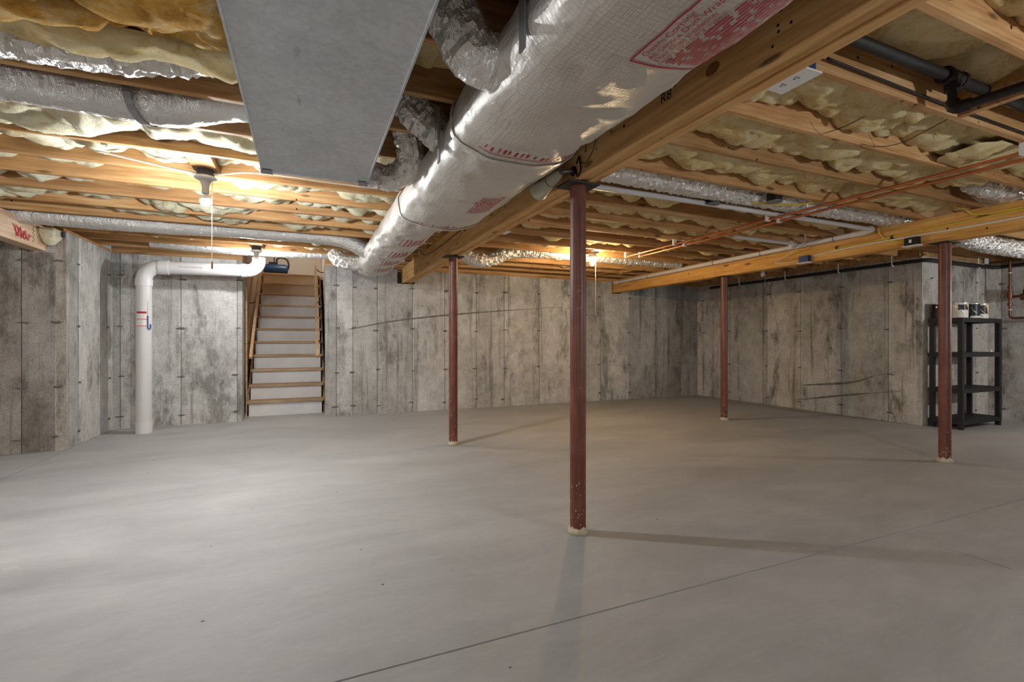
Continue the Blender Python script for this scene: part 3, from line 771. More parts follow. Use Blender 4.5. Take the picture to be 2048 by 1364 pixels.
# ------------------------------------------------------------------ galvanised duct
gd = empty('sheet_metal_duct', (0.055, 2.96, 2.04)); tag(gd, 'flat galvanized sheet metal duct hanging under the joists overhead', 'duct')
def gch(mb, name, mat): mb.v = [(a-0.055, b-2.96, c-2.04) for a, b, c in mb.v]; return mb.build(name, mat, gd)
DX0, DX1 = -0.22, 0.33
gch(MB().box(DX0, DX1, -2.5, 2.95, 2.04, 2.238), 'duct_body', 'galvanised')
gch(MB().box(DX0-0.006, DX0+0.002, -2.5, 2.95, 2.034, 2.06), 'side_seam', 'galvanised')
gch(MB().box(DX1-0.002, DX1+0.006, -2.5, 2.95, 2.034, 2.06), 'side_seam', 'galvanised')
gch(MB().box(DX0, DX1, 2.95, 2.962, 2.032, 2.238), 'end_cap', 'galvanised')
gch(MB().box(DX0, DX1, 2.962, 2.975, 2.045, 2.06), 'end_flange', 'black_iron')
for x in (DX0-0.008, DX1-0.05): gch(MB().box(x, x+0.058, 2.925, 2.98, 2.028, 2.034), 'corner_clip', 'grey_strap')

# ------------------------------------------------------------------ bare bulb fixtures
def fixture(x, y, zb, label, bulbmat, zt=ZJ, drop=0.0, chain=0.0, box='box_dark', flat=False, omni=False, cord=0.0):
    root = empty('bulb_fixture', (x, y, 0)); tag(root, label, 'light', 'bare bulb fixtures')
    MB().lathe([(0.05, zt-0.045), (0.052, zt-0.042), (0.052, zt), ], seg=8).build('junction_box', box, root, auto=30)
    MB().lathe([(0.036, zt-0.072), (0.05, zt-0.068), (0.066, zt-0.058), (0.068, zt-0.052), (0.06, zt-0.045)], seg=28).build('lampholder_base', 'porcelain', root, smooth=True)
    MB().lathe([(0.018, zt-0.13-drop), (0.021, zt-0.128-drop), (0.022, zt-0.11), (0.028, zt-0.09), (0.034, zt-0.068)], seg=20).build('socket', 'socket_grey', root, auto=40)
    if cord:
        MB().tube([(0, 0, zt-0.1), (0, 0, zb+0.09)], 0.004, 6).build('lamp_cord', 'cable_black', root); MB().lathe([(0.016, zb+0.04), (0.019, zb+0.05), (0.017, zb+0.1)], seg=14).build('lamp_socket', 'box_black', root, auto=40)
    if flat: pr = [(0.004, zb-0.030), (0.020, zb-0.028), (0.030, zb-0.016), (0.032, zb+0.0), (0.030, zb+0.020), (0.022, zb+0.03), (0.014, zb+0.036)]
    else: pr = [(0.004, zb-0.036), (0.017, zb-0.031), (0.027, zb-0.014), (0.030, zb+0.0), (0.027, zb+0.016), (0.018, zb+0.032), (0.014, zb+0.05)]
    k = len(pr)-2 if omni else next(i for i, q in enumerate(pr) if q[1] > zb-0.001)
    MB().lathe(pr[:k+1], seg=14).build('bulb', bulbmat, root, smooth=True)
    MB().lathe([(pr[k][0]+0.001, pr[k][1])]+pr[k+1:], seg=14).build('bulb_collar', 'porcelain', root, smooth=True)
    if chain:
        pc = MB().tube([(0.04, -0.015, zt-0.066), (0.04, -0.015, zt-0.066-chain)], 0.0022, 5).build('pull_cord', 'string', root)
        MB().lathe([(0.004, 0), (0.006, 0.01), (0.004, 0.05)], (0.04, -0.015, zt-0.11-chain), seg=8).build('pull_knob', 'copper_old', pc)
    return root
glow('bulb_cool', (0.92, 0.96, 1.0), LAMP_A); glow('bulb_stair', (0.92, 0.96, 1.0), LAMP_B); glow('bulb_warm', (1.0, 0.74, 0.42), LAMP_C); glow('bulb_stair_fill', (1.0, 0.93, 0.84), LAMP_STAIR_FILL); glow('bulb_fill', (0.91, 0.955, 1.0), LAMP_FILL)  # the last two glows are for the added fill bulbs
fixture(-0.615, 3.73, 2.035, 'lit bare bulb with a long pull cord beside the sheet metal duct', 'bulb_cool', drop=0.03, chain=0.55, flat=True)
fixture(-0.55, 6.52, 2.085, 'lit bare bulb above the white pipe elbow near the stairs', 'bulb_stair')
fixture(3.40, 5.26, 2.11, 'warm glowing bare bulb near the ends of the copper pipes', 'bulb_warm', chain=0.75, box='porcelain', omni=True)
fixture(6.36, 5.15, 2.11, 'unlit bare bulb hanging beyond the golden beam', 'glass_clear', chain=0.25, box='porcelain')
fixture(-1.3, -2.2, 1.62, 'added fill bulb on a cord from the ceiling behind the camera', 'bulb_fill', omni=True, cord=1)  # added out of view to brighten the near ceiling
fixture(7.9, 0.9, 1.62, 'added fill bulb on a cord from the ceiling near the right side wall', 'bulb_fill', omni=True, cord=1)  # invented fill bulb, unseen, lifts the right wall and back corner
fixture(3.2, -0.8, 1.62, 'added fill bulb on a cord from the ceiling just behind the camera on its right', 'bulb_fill', omni=True, cord=1)  # unseen fill bulb, added to light joists and batts at the right
fixture(-0.27, 10.3, 3.46, 'added fill bulb on the stairwell ceiling above the landing', 'bulb_stair_fill', 3.6)  # unseen bulb put in to brighten the top of the stairs
fixture(-3.9, 0.6, 1.62, 'added fill bulb on a cord from the ceiling over the left bay', 'bulb_fill', omni=True, cord=1)  # added fill on the left, outside the frame

# flood lamp bell on the beam
fl_ = empty('flood_lamp', (1.30, 2.42, 2.045)); tag(fl_, 'olive grey bell shaped lamp clamped to the side of the main beam', 'light')
ax = Vector((-0.16, 0.93, -0.22)).normalized()
bl = MB().lathe([(0.001, 0.235), (0.055, 0.232), (0.058, 0.222), (0.052, 0.19), (0.036, 0.11), (0.034, 0.105), (0.034, 0.07), (0.030, 0.03), (0.020, 0.0)], (0.01, -0.08, 0), ax, 28).build('bell', 'lamp_bell', fl_, auto=35)
MB().lathe([(0.0355, 0), (0.0355, 0.006)], Vector((0.01, -0.08, 0))+ax*0.105, ax, 28).build('ring', 'slot_dark', bl, auto=35)
MB().tube([(0.012, -0.085, 0), (0.035, -0.11, 0.0), (0.068, -0.115, 0.0)], 0.010, 8).build('bracket', 'grey_strap', fl_, smooth=True)
MB().lathe([(0.026, 0), (0.026, 0.01)], (0.060, -0.115, 0.0), (1, 0, 0), 16).build('base_plate', 'black_iron', fl_, auto=35)
cable('wire', [(0.066, -0.14, 0.0), (0.06, -0.17, -0.05), (0.062, -0.20, -0.02), (0.064, -0.18, 0.06), (0.066, -0.15, 0.03)], 0.005, 'cable_black', fl_)
wl = cable('wire_loop', [(0.065, -0.20, 0.02), (0.062, -0.25, 0.0), (0.062, -0.33, 0.05), (0.064, -0.36, 0.14), (0.066, -0.32, 0.17), (0.066, -0.26, 0.12), (0.066, -0.24, 0.06)], 0.0022, 'cable_black', fl_)
MB().lathe([(0.004, 0), (0.008, 0.004), (0.005, 0.022)], (0.064, -0.325, 0.155), (0, 0.5, 1), 8).build('wire_nut', 'red_ink', fl_, smooth=True)

# ------------------------------------------------------------------ pen marks and knots of the main beam
def beam_text(body, size, y, z, name='pen_mark', mat='black_ink', shear=0.0):
    vs, fs = text_geo(body, size); x = BP-0.068-0.0012
    mb = MB().add([(x-BP, y-v[0]+4.0, z+v[1]-2.0) for v in vs], fs); return mb.build(name, mat, mbm)
beam_text('R8', 0.062, 1.60, 2.095)
beam_text('L 4', 0.035, 2.74, 2.10); beam_text('R x', 0.035, 2.66, 2.07)
rr = random.Random(3); nm = MB()
for y in (1.05, 1.06, 1.02, 1.95, 1.94, 1.96, 2.1, 3.0, 3.3, 3.35, 3.7, 4.1, 4.4, 4.6, 5.2, 5.6, 6.1):
    for _ in range(2):
        z = rr.uniform(0.04, 0.2); nm.lathe([(0.005, 0), (0.005, 0.001)], (-0.0695, y+4.0+rr.uniform(-.02, .02), z), (1, 0, 0), 7)
nm.build('nail_heads', 'black_ink', mbm)['kind'] = 'stuff'
for y, z, r in ((1.32, 0.10, 0.024), (1.02, 0.17, 0.02), (3.6, 0.12, 0.014), (4.3, 0.14, 0.014), (4.55, 0.06, 0.012)):
    k = MB().lathe([(r*0.9, 0), (r, 0.0015)], (0, 0, 0), (1, 0, 0), 18).build('knot', None, mbm); k.data.materials.append(M['knot_brown']); k.location = (-0.0695, y+4.0, z); k.scale = (1, 1.4, 1)
# red crayon scribble and cracks on the left beam
sc = []
for k in range(26):
    t = k/25; sc.append((0.0635, 9.62+0.24*t+0.05*math.sin(k*2.4), 0.10-0.03*t+0.05*math.cos(k*3.1)))
MB().tube(smooth_path(sc, 0.01), 0.0022, 4).build('crayon_scribble', 'red_ink', lbm)
sc2 = [(0.0635, 9.94+0.015*math.sin(k*1.9), 0.20-0.012*k) for k in range(14)]
MB().tube(smooth_path(sc2, 0.01), 0.0018, 4).build('pencil_line', 'black_ink', lbm)

# ------------------------------------------------------------------ electrical
def outlet(x, y, z, label, lx=0.10, ly=0.15, up=0.075):
    root = empty('outlet_plate', (x, y, z)); tag(root, label, 'outlet', 'ceiling outlets')
    cp = MB().box(-lx/2, lx/2, -ly/2, ly/2, 0, 0.006).build('cover_plate', 'plate_white', root)
    MB().box(-lx*0.42, lx*0.40, -ly*0.40, ly*0.42, 0.006, up).build('outlet_box', 'box_blue', root)
    f = MB()
    for s in (-1, 1):
        for q in (-1, 1): f.box(q*0.007-0.0015, q*0.007+0.0015, s*0.026-0.005, s*0.026+0.005, -0.0012, 0.0)
        f.box(-0.003, 0.003, s*0.026+0.009, s*0.026+0.014, -0.0012, 0)
    f.build('outlet_slots', 'slot_dark', cp)['kind'] = 'stuff'; return root
outlet(1.60, 1.18, 2.035, 'white outlet plate on a blue box under the joists right of the main beam', 0.115, 0.155, 0.20)
outlet(1.60, 3.92, 2.06, 'small white outlet plate on a blue box halfway along the main beam', 0.11, 0.12, 0.10)
o3 = MB().box(-0.03, 0.03, -0.02, 0.02, 0, 0.05).box(-0.035, 0.035, -0.025, 0.025, -0.004, 0).build('cable_clip', 'plate_white'); o3.location = (1.543, 3.25, 2.10)
tag(o3, 'small white plastic box behind the main beam by the nearest post', 'box')
def beam_box(y, label, mat, w, h, d=0.05):
    root = empty('junction_box', (RB-0.062, y, 2.0)); tag(root, label, 'box', 'boxes on the golden beam')
    MB().box(-d, 0, -w/2, w/2, 0.0, h).build('box_body', mat, root)
    MB().box(-d-0.012, 0.004, -w/2-0.015, w/2+0.015, -0.008, 0.0).build('cover_plate', 'plate_white', root); return root
b1 = beam_box(3.70, 'blue electrical box on the golden beam below the white pipe', 'box_blue', 0.11, 0.075)
b2 = beam_box(2.64, 'black electrical box on the golden beam beside the shelving post', 'box_black', 0.11, 0.075)
MB().box(-0.053, -0.05, -0.005, 0.015, 0.025, 0.055).build('label_tag', 'plate_white', b2)
XB = RB-0.070
def tcable(label, ctrl, mat, r=0.008, clips=()):
    root = cable('cable', ctrl, r, mat); tag(root, label, 'cable', 'electrical cables')
    for p in clips: MB().box(p[0]-0.008, p[0]+0.006, p[1]-0.01, p[1]+0.01, p[2]-0.016, p[2]+0.016).build('staple', 'black_iron', root)
    return root
tcable('yellow cable stapled along the golden beam, lower run', [(XB, 0.3, 2.17), (XB, 1.4, 2.16), (XB, 2.0, 2.15), (XB, 2.75, 2.12), (XB, 3.3, 2.10), (XB, 3.9, 2.14), (XB, 4.2, 2.16)], 'cable_yellow', clips=[(XB, 2.82, 2.115), (XB, 3.35, 2.11)])
tcable('white cable stapled along the golden beam', [(XB, 0.3, 2.13), (XB, 1.4, 2.12), (XB, 1.9, 2.095), (XB, 2.4, 2.09), (XB, 3.0, 2.09), (XB, 3.45, 2.075), (XB, 3.62, 2.06)], 'cable_white')
tcable('yellow cable looping over the top of the golden beam at the right edge', [(XB, 0.3, 2.20), (XB, 1.2, 2.19), (XB, 1.7, 2.18), (XB, 2.0, 2.17), (XB, 2.2, 2.19), (XB-0.02, 2.24, 2.24), (XB-0.05, 2.3, 2.28)], 'cable_yellow', clips=[(XB, 1.75, 2.178)])
tcable('yellow cable curving down to the black electrical box', [(XB-0.03, 2.92, 2.245), (XB-0.01, 2.93, 2.18), (XB, 2.87, 2.10), (XB, 2.76, 2.06), (XB, 2.69, 2.045)], 'cable_yellow')
tcable('thin dark cable drooping from the ceiling to the blue box', [(4.9, 3.45, 2.25), (5.1, 3.6, 2.20), (XB-0.02, 3.95, 2.10), (XB, 4.1, 2.06), (XB, 3.9, 2.035), (XB, 3.76, 2.035)], 'cable_white', 0.004)
tcable('yellow cable strung between black boxes by the foil duct', [(3.25, 2.85, 2.25), (3.4, 2.75, 2.215), (3.7, 2.68, 2.22), (3.95, 2.6, 2.27)], 'cable_yellow')
tcable('black cable running along a joist above the copper pipes', [(2.0, 1.31, 2.28), (3.0, 1.315, 2.265), (4.2, 1.315, 2.26), (5.2, 1.32, 2.27)], 'cable_black', 0.006)
tcable('dark cable stapled in a gentle wave along the far main beam', [(BP-0.072, 2.9, 2.21), (BP-0.072, 3.6, 2.19), (BP-0.072, 4.5, 2.165), (BP-0.072, 5.4, 2.15), (BP-0.08, 5.9, 2.17), (BP-0.12, 6.0, 2.24)], 'cable_black', 0.004)
tcable('white cable along the joist from the ceiling fixture to the duct', [(-1.2, 3.70, 2.27), (-0.75, 3.72, 2.215), (-0.55, 3.72, 2.215), (-0.3, 3.66, 2.24), (0.3, 3.66, 2.235), (1.2, 3.66, 2.236)], 'cable_white', 0.006)
tcable('thin curved support wire under the batts near the copper pipes', [(2.95, 1.735, 2.24), (3.03, 1.70, 2.222), (3.09, 1.62, 2.22), (3.06, 1.50, 2.225), (3.04, 1.37, 2.245)], 'cable_black', 0.002)
tcable('short straight support wire under the batts right of the outlet plate', [(2.61, 1.74, 2.24), (2.59, 1.62, 2.224), (2.58, 1.50, 2.23)], 'cable_black', 0.002)
for x, y, q in ((3.02, 2.90, 'left'), (3.42, 2.66, 'right')):
    root = empty('ceiling_box', (x, y, ZJ)); tag(root, 'black ceiling junction box by the foil duct, the %s one of two' % q, 'box', 'black ceiling boxes')
    MB().lathe([(0.055, -0.03), (0.055, 0.03)], seg=8).build('box_body', 'box_black', root, auto=30)
    MB().lathe([(0.058, -0.036), (0.058, -0.03)], seg=20).build('cover_plate', 'grey_strap', root, auto=30)
# small grey box with a printed tag at the top of the left wall
root = empty('tagged_box', (-2.27, YLW-0.02, 2.14)); tag(root, 'small dark box with a white label at the top of the left wall corner', 'box')
MB().box(-0.045, 0.045, -0.02, 0.018, 0, 0.05).build('box_body', 'box_dark', root); plb = MB().box(-0.03, 0.02, -0.022, -0.02, 0.015, 0.04).build('paper_label', 'paper', root)
vs, fs = text_geo('A0/PL', 0.016); MB().add([(v[0]-0.027, -0.0228, 0.021+v[1]) for v in vs], fs).build('label_print', 'black_ink', plb)

# ------------------------------------------------------------------ pipes
def pipe(name, ctrl, r, mat, label, cat='pipe', group=None, seg=16, rnd=True):
    ob = MB().tube(ctrl, r, seg).build(name, mat, None, auto=50); tag(ob, label, cat, group); return ob
def elbow(c, a, b, R, n=8):
    """quarter bend from direction a to direction b around corner point c"""
    c, a, b = Vector(c), Vector(a), Vector(b); o = c-a*R+b*R
    return [o-b*R*math.cos(t)+a*R*math.sin(t) for t in [PI/2*k/n for k in range(n+1)]]
for x, z, q, ye in ((3.80, 2.186, 'left', 5.10), (3.945, 2.186, 'right', 5.00)):
    ob = pipe('copper_pipe', [(x, ye, z), (x, 2.0, z), (x, -3.0, z)], 0.011, 'copper', 'copper pipe strapped under the joists, %s one of the pair' % q, group='pair of copper pipes', seg=10)
    for yk in (ye-0.02, 4.2, 3.02, 1.36): MB().box(x-0.022, x+0.022, yk-0.012, yk+0.012, z-0.013, ZJ).build('pipe_clip', 'plate_white', ob)
# white drain along the golden beam
xd = RB-0.115; rd = 0.028
pv = empty('drain_pipe', (xd, 3.0, 2.2)); tag(pv, 'white plastic drain pipe along the top of the golden beam', 'pipe', 'white plastic pipes')
def pvc(parent, pts, r, name='pipe_run', mat='pvc_white'):
    mb = MB().tube(pts, r, 20); o = parent.location; mb.v = [tuple(Vector(v)-o) for v in mb.v]; return mb.build(name, mat, parent, auto=50)
main = [(xd, 7.25, 2.175), (xd, 5.0, 2.19), (xd, 3.14, 2.205)]
pvc(pv, main, rd)
pvc(pv, [(xd, 7.33, 2.175), (xd, 7.25, 2.175)], rd*1.25, 'end_fitting', 'pvc_collar')
el = elbow((xd, 2.945, 2.21), (0, -1, 0), (-1, 0, 0), 0.09)
pvc(pv, [(xd, 3.16, 2.205)]+el, rd*1.16, 'elbow', 'pvc_collar')
pvc(pv, [el[-1], (3.2, 2.945, 2.221), (1.8, 2.945, 2.221)], rd*0.75)
pvc(pv, [(xd, 3.80, 2.20), (xd-0.03, 3.78, 2.215), (xd-0.09, 3.755, 2.215), (xd-0.14, 3.75, 2.212)], rd*1.15, 'branch_fitting', 'pvc_collar')
pvc(pv, [(xd-0.12, 3.75, 2.213), (4.2, 3.75, 2.215)], rd*0.7)
for y in (6.4, 5.0, 4.25, 3.35):
    pvc(pv, [(xd, y-0.006, 2.2-(y-3.14)*0.007), (xd, y+0.006, 2.2-(y-3.14)*0.007)], rd*1.12, 'pipe_strap', 'grey_strap')
# radon vent
rv = empty('vent_pipe', (-1.783, 7.0, 0)); tag(rv, 'large white plastic vent pipe rising from the floor and bending right', 'pipe', 'white plastic pipes')
R6 = 0.08; zc = 1.995
pvc(rv, [(-1.783, 7.0, 0.13), (-1.783, 7.0, 1.80)], R6)
pvc(rv, [(-1.783, 7.0, 0.0), (-1.783, 7.0, 0.135)], R6*1.08, 'floor_coupling', 'pvc_collar')
e1 = elbow((-1.783, 7.0, zc), (0, 0, 1), (1, 0, 0), 0.16, 12)
pvc(rv, e1, R6*1.03, 'elbow', 'pvc_collar')
pvc(rv, [(-1.783, 7.0, 1.76), (-1.783, 7.0, 1.84)], R6*1.11, 'elbow_hub', 'pvc_collar')
pvc(rv, [(-1.63, 7.0, zc), (-1.53, 7.0, zc)], R6*1.11, 'elbow_hub', 'pvc_collar')
pvc(rv, [(-1.55, 7.0, zc), (-0.72, 7.0, zc+0.01)], R6)
e2 = elbow((-0.56, 7.0, zc+0.01), (1, 0, 0), (0, 0, 1), 0.14, 12)
pvc(rv, [(-0.76, 7.0, zc+0.01), (-0.70, 7.0, zc+0.01)], R6*1.1, 'elbow_hub', 'pvc_collar')
pvc(rv, e2+[(-0.56, 7.0, 2.18)], R6*1.03, 'elbow', 'pvc_collar')
def on_pipe(mb_pts, zoff): return mb_pts
def pipe_print(vs, fs, z0, name, mat, horiz=False, x0=0.0, lift=0.0015, parent=None):
    out = []
    for a, b, *_ in vs:
        if horiz: an = b/R6; out.append((x0+a+1.783, -math.cos(an)*(R6+lift), zc+math.sin(an)*(R6+lift)))
        else: an = a/R6; out.append((math.sin(an)*(R6+lift), -math.cos(an)*(R6+lift), z0+b))
    return MB().add(out, fs).build(name, mat, parent or rv)
def grid_rect(a0, a1, b0, b1, n=8):
    vs = [(a0+(a1-a0)*i/n, b) for i in range(n+1) for b in (b0, b1)]; return vs, [(2*i, 2*i+2, 2*i+3, 2*i+1) for i in range(n)]
stk = pipe_print(*grid_rect(-0.058, 0.045, 1.27, 1.45), 0, 'sticker', 'paper')
for b0, b1 in ((1.425, 1.45), (1.355, 1.362), (1.275, 1.283)): pipe_print(*grid_rect(-0.058, 0.045, b0, b1), 0, 'sticker_stripe', 'red_ink', lift=0.0025, parent=stk)
for q in range(6): pipe_print(*grid_rect(-0.05, 0.01+0.004*q, 1.30+0.02*q, 1.305+0.02*q), 0, 'sticker_line', 'socket_grey', lift=0.0022, parent=stk)
MB().tube([(0.055, -0.066, 1.40), (0.055, -0.066, 1.25), (0.068, -0.058, 1.235), (0.078, -0.046, 1.25), (0.078, -0.046, 1.30)], 0.006, 8).build('gauge_tube', 'blue_ink', rv, smooth=True)
MB().tube([(0.055, -0.066, 1.40), (0.06, -0.062, 1.58)], 0.0025, 6).build('gauge_hose', 'cable_white', rv, smooth=True)
for x0, body in ((-1.42, 'PVC-1120 SCH 40 ASTM D-1785'), (-1.0, 'NSF-DWV 6 IN')):
    vs, fs = text_geo(body, 0.018); pipe_print(vs, fs, 0, 'pipe_print', 'black_ink', True, x0)
# black gas pipe in the near bay, upper right
gp = empty('gas_pipe', (2.75, 1.225, 2.32)); tag(gp, 'black iron gas pipe with a tee hanging below the joists at the upper right', 'pipe', 'black iron pipes')
pvc(gp, [(1.53, 1.225, 2.32), (4.9, 1.225, 2.32)], 0.024, 'pipe_run', 'black_iron')
pvc(gp, [(2.70, 1.225, 2.32), (2.81, 1.225, 2.32)], 0.034, 'tee', 'black_iron')
for x in (2.695, 2.815): pvc(gp, [(x-0.01, 1.225, 2.32), (x+0.01, 1.225, 2.32)], 0.038, 'tee_collar', 'black_iron')
pvc(gp, [(2.755, 1.225, 2.32), (2.755, 1.225, 2.262)], 0.032, 'tee', 'black_iron')
pvc(gp, [(2.755, 1.225, 2.29), (2.755, 1.225, 2.17)], 0.019, 'drop', 'black_iron')
pvc(gp, [(2.755, 1.225, 2.215)]+elbow((2.755, 1.225, 2.175), (0, 0, -1), (0.12, -0.993, 0), 0.03, 6)+[(2.765, 1.16, 2.175)], 0.028, 'elbow', 'black_iron')
pvc(gp, [(2.76, 1.18, 2.175), (2.87, 0.2, 2.18), (3.0, -1.0, 2.18)], 0.02, 'branch_run', 'black_iron')
cable('hanger_wire', [(2.83+0.03, 0.87, 2.30), (2.83, 0.9, 2.22), (2.80, 0.92, 2.16)], 0.004, 'cable_black').parent = None
bpy.data.objects['hanger_wire'].parent = gp; bpy.data.objects['hanger_wire'].location = -gp.location
# black pipe round the right wall
bp = empty('black_pipe', (7.2, 5.0, 2.13)); tag(bp, 'black iron pipe following the top of the right wall round the corner', 'pipe', 'black iron pipes')
pth = [(7.22, 7.0, 2.13), (7.22, 3.62, 2.13)]+elbow((7.22, 3.46, 2.13), (0, -1, 0), (1, 0, 0), 0.1)+[(8.70, 3.46, 2.125)]+elbow((8.84, 3.46, 2.125), (1, 0, 0), (0, -1, 0), 0.1)+[(8.84, -3.0, 2.12)]
pvc(bp, pth, 0.024, 'pipe_run', 'black_iron')
for p in ((7.22, 6.3, 2.13), (7.22, 5.4, 2.13), (7.22, 4.55, 2.13), (7.22, 3.85, 2.13), (8.45, 3.46, 2.125)):
    pvc(bp, [(p[0]-0.03, p[1], 2.235), (p[0]-0.03, p[1], p[2]), (p[0]-0.018, p[1], p[2]-0.024), (p[0], p[1], p[2]-0.031), (p[0]+0.02, p[1], p[2]-0.022)], 0.007, 'hanger', 'plate_white')
# copper water service on the alcove wall
cw = empty('water_service', (8.77, 3.28, 1.4)); tag(cw, 'old copper water pipe with shutoff valve and meter on the alcove wall', 'pipe')
pvc(cw, [(8.79, 3.28, 2.235), (8.79, 3.28, 1.46)]+elbow((8.79, 3.28, 1.41), (0, 0, -1), (0, -1, 0), 0.04)+[(8.79, 2.2, 1.41)], 0.016, 'pipe_run', 'copper_old')
for z in (1.60, 1.72, 1.83): pvc(cw, [(8.79, 3.28, z-0.018), (8.79, 3.28, z+0.018)], 0.026, 'fitting', 'copper_old')
pvc(cw, [(8.79, 3.28, 1.68), (8.79, 3.28, 1.78)], 0.030, 'valve_body', 'copper_old')
pvc(cw, [(8.77, 3.28, 1.74), (8.71, 3.31, 1.76), (8.68, 3.33, 1.72), (8.68, 3.33, 1.68)], 0.007, 'valve_lever', 'copper_old')
pvc(cw, [(8.79, 3.28, 1.70), (8.79, 2.9, 1.70)], 0.016, 'branch_run', 'copper_old')
pvc(cw, [(8.79, 3.17, 1.69), (8.79, 3.03, 1.69)], 0.045, 'meter_body', 'copper_old')
pvc(cw, [(8.79, 3.10, 1.72), (8.79, 3.10, 1.79)], 0.05, 'meter_head', 'box_black')
pvc(cw, [(8.79, 3.28, 2.02), (8.79, 3.28, 2.03)], 0.022, 'pipe_clip', 'plate_white'); pvc(cw, [(8.79, 3.28, 1.52), (8.79, 3.28, 1.53)], 0.022, 'pipe_clip', 'plate_white')

# ------------------------------------------------------------------ staircase
RISE, RUN, Y0, NT_ = 0.22, 0.248, 7.87, 11
SX0, SX1 = -0.775, 0.235
sc_ = empty('staircase', (-0.27, Y0, 0)); tag(sc_, 'wooden staircase with white risers rising through the gap in the back wall', 'staircase')
def sch(mb, name, mat, parent=None): mb.v = [(a+0.27, b-Y0, c) for a, b, c in mb.v]; return mb.build(name, mat, parent or sc_)
for k in range(NT_):
    y = Y0+RUN*k; z = RISE*(k+1)
    nose = [(0, 0), (-0.004, 0.004), (-0.004, 0.034), (0, 0.038), (RUN+0.03, 0.038), (RUN+0.03, 0)]
    sch(MB().prism(nose, (SX0-0.01, y, z-0.038), (SX1+0.01, y, z-0.038), (0, 1, 0), (0, 0, 1)), 'tread', 'stair_wood')
    sch(MB().box(SX0+0.012, SX1-0.012, y+0.025, y+0.04, z-RISE if k else 0, z-0.038), 'riser', 'riser_white' if k < 9 else 'riser_tan')
for x in (SX0-0.045, SX1+0.012):
    pr = [(0.05, 0), (RUN*NT_+0.05, RISE*NT_-0.04), (RUN*NT_+0.05, RISE*NT_-0.36), (0.40, 0)]
    sch(MB().prism(pr, (x, Y0, 0), (x+0.032, Y0, 0), (0, 1, 0), (0, 0, 1)), 'stringer', 'stair_wood')
for x, ya in ((-0.735, 7.83), (0.16, 7.86)):
    zb = 0.86; yb = ya+2.15; zt = zb+2.15*RISE/RUN
    d = Vector((0, yb-ya, zt-zb)).normalized(); c = Vector((x, (ya+yb)/2, (zb+zt)/2)); Lh = Vector((0, yb-ya, zt-zb)).length/2
    ra = sch(MB().obox(c, d, (1, 0, 0), d.cross(Vector((1, 0, 0))), Lh, 0.019, 0.024), 'handrail', 'rail_wood')
    xw = -0.85 if x < 0 else 0.31
    for q in (0.15, 0.5, 0.85):
        p = Vector((x, ya+(yb-ya)*q, zb+(zt-zb)*q-0.02))
        m = MB().tube([(p.x, p.y, p.z), (p.x+(xw-p.x)*0.5, p.y+0.02, p.z-0.06), (xw, p.y+0.03, p.z-0.07)], 0.008, 8); sch(m, 'rail_bracket', 'black_iron', ra)
# stairwell enclosure
trim('trim_11', -0.90, -0.86, WB+0.25, 11.7, -0.1, 3.6, 'stair_wood')
trim('trim_12', 0.32, 0.36, WB+0.25, 11.7, -0.1, 3.6, 'drywall')
struct(MB().box(-2.2, 1.6, 11.7, 11.8, 0, 3.7).build('wall_stairwell', 'drywall'))
struct(MB().box(-0.86, 0.32, Y0+RUN*NT_, 11.7, 2.36, RISE*NT_).build('floor_landing', 'stair_wood'))
struct(MB().box(-0.92, 0.38, WB+0.0, 11.8, 3.6, 3.65).build('ceiling_stairwell', 'drywall'))
trim('trim_13', -0.86, 0.32, WB+0.02, WB+0.06, ZO+0.021, 3.6, 'drywall')
for x in (-0.855, -0.80): 
    trim('trim_%d' % (14+(x > -0.83)), x-0.004, x+0.03 if x < -0.83 else x+0.012, 7.72 if x < -0.83 else 7.9, 7.80 if x < -0.83 else 7.98, 0.0, 2.4, 'stair_wood')
# blue canister at the stair head
cn = empty('canister', (-0.60, 10.95, RISE*NT_)); tag(cn, 'blue horizontal canister with a black hooked handle at the stair head', 'tool')
MB().lathe([(0.04, 0), (0.10, 0.02), (0.11, 0.06), (0.11, 0.40), (0.10, 0.44), (0.04, 0.46)], (-0.20, 0, 0.15), (1, 0, 0), 22).build('tank', 'canister_blue', cn, auto=40)
for x in (-0.12, 0.17): MB().box(x-0.02, x+0.02, -0.09, 0.09, 0, 0.07).build('foot', 'box_black', cn)
MB().tube(smooth_path([(0.05, 0, 0.25), (0.05, 0, 0.36), (0.12, 0, 0.40), (0.24, 0, 0.36), (0.27, 0, 0.24), (0.25, 0, 0.16)], 0.03), 0.018, 8).build('handle', 'box_black', cn, smooth=True)
MB().box(-0.10, 0.05, -0.03, 0.03, 0.25, 0.30).tube([(0, 0, 0.3), (0, 0, 0.40)], 0.012, 8).build('valve_block', 'box_black', cn)

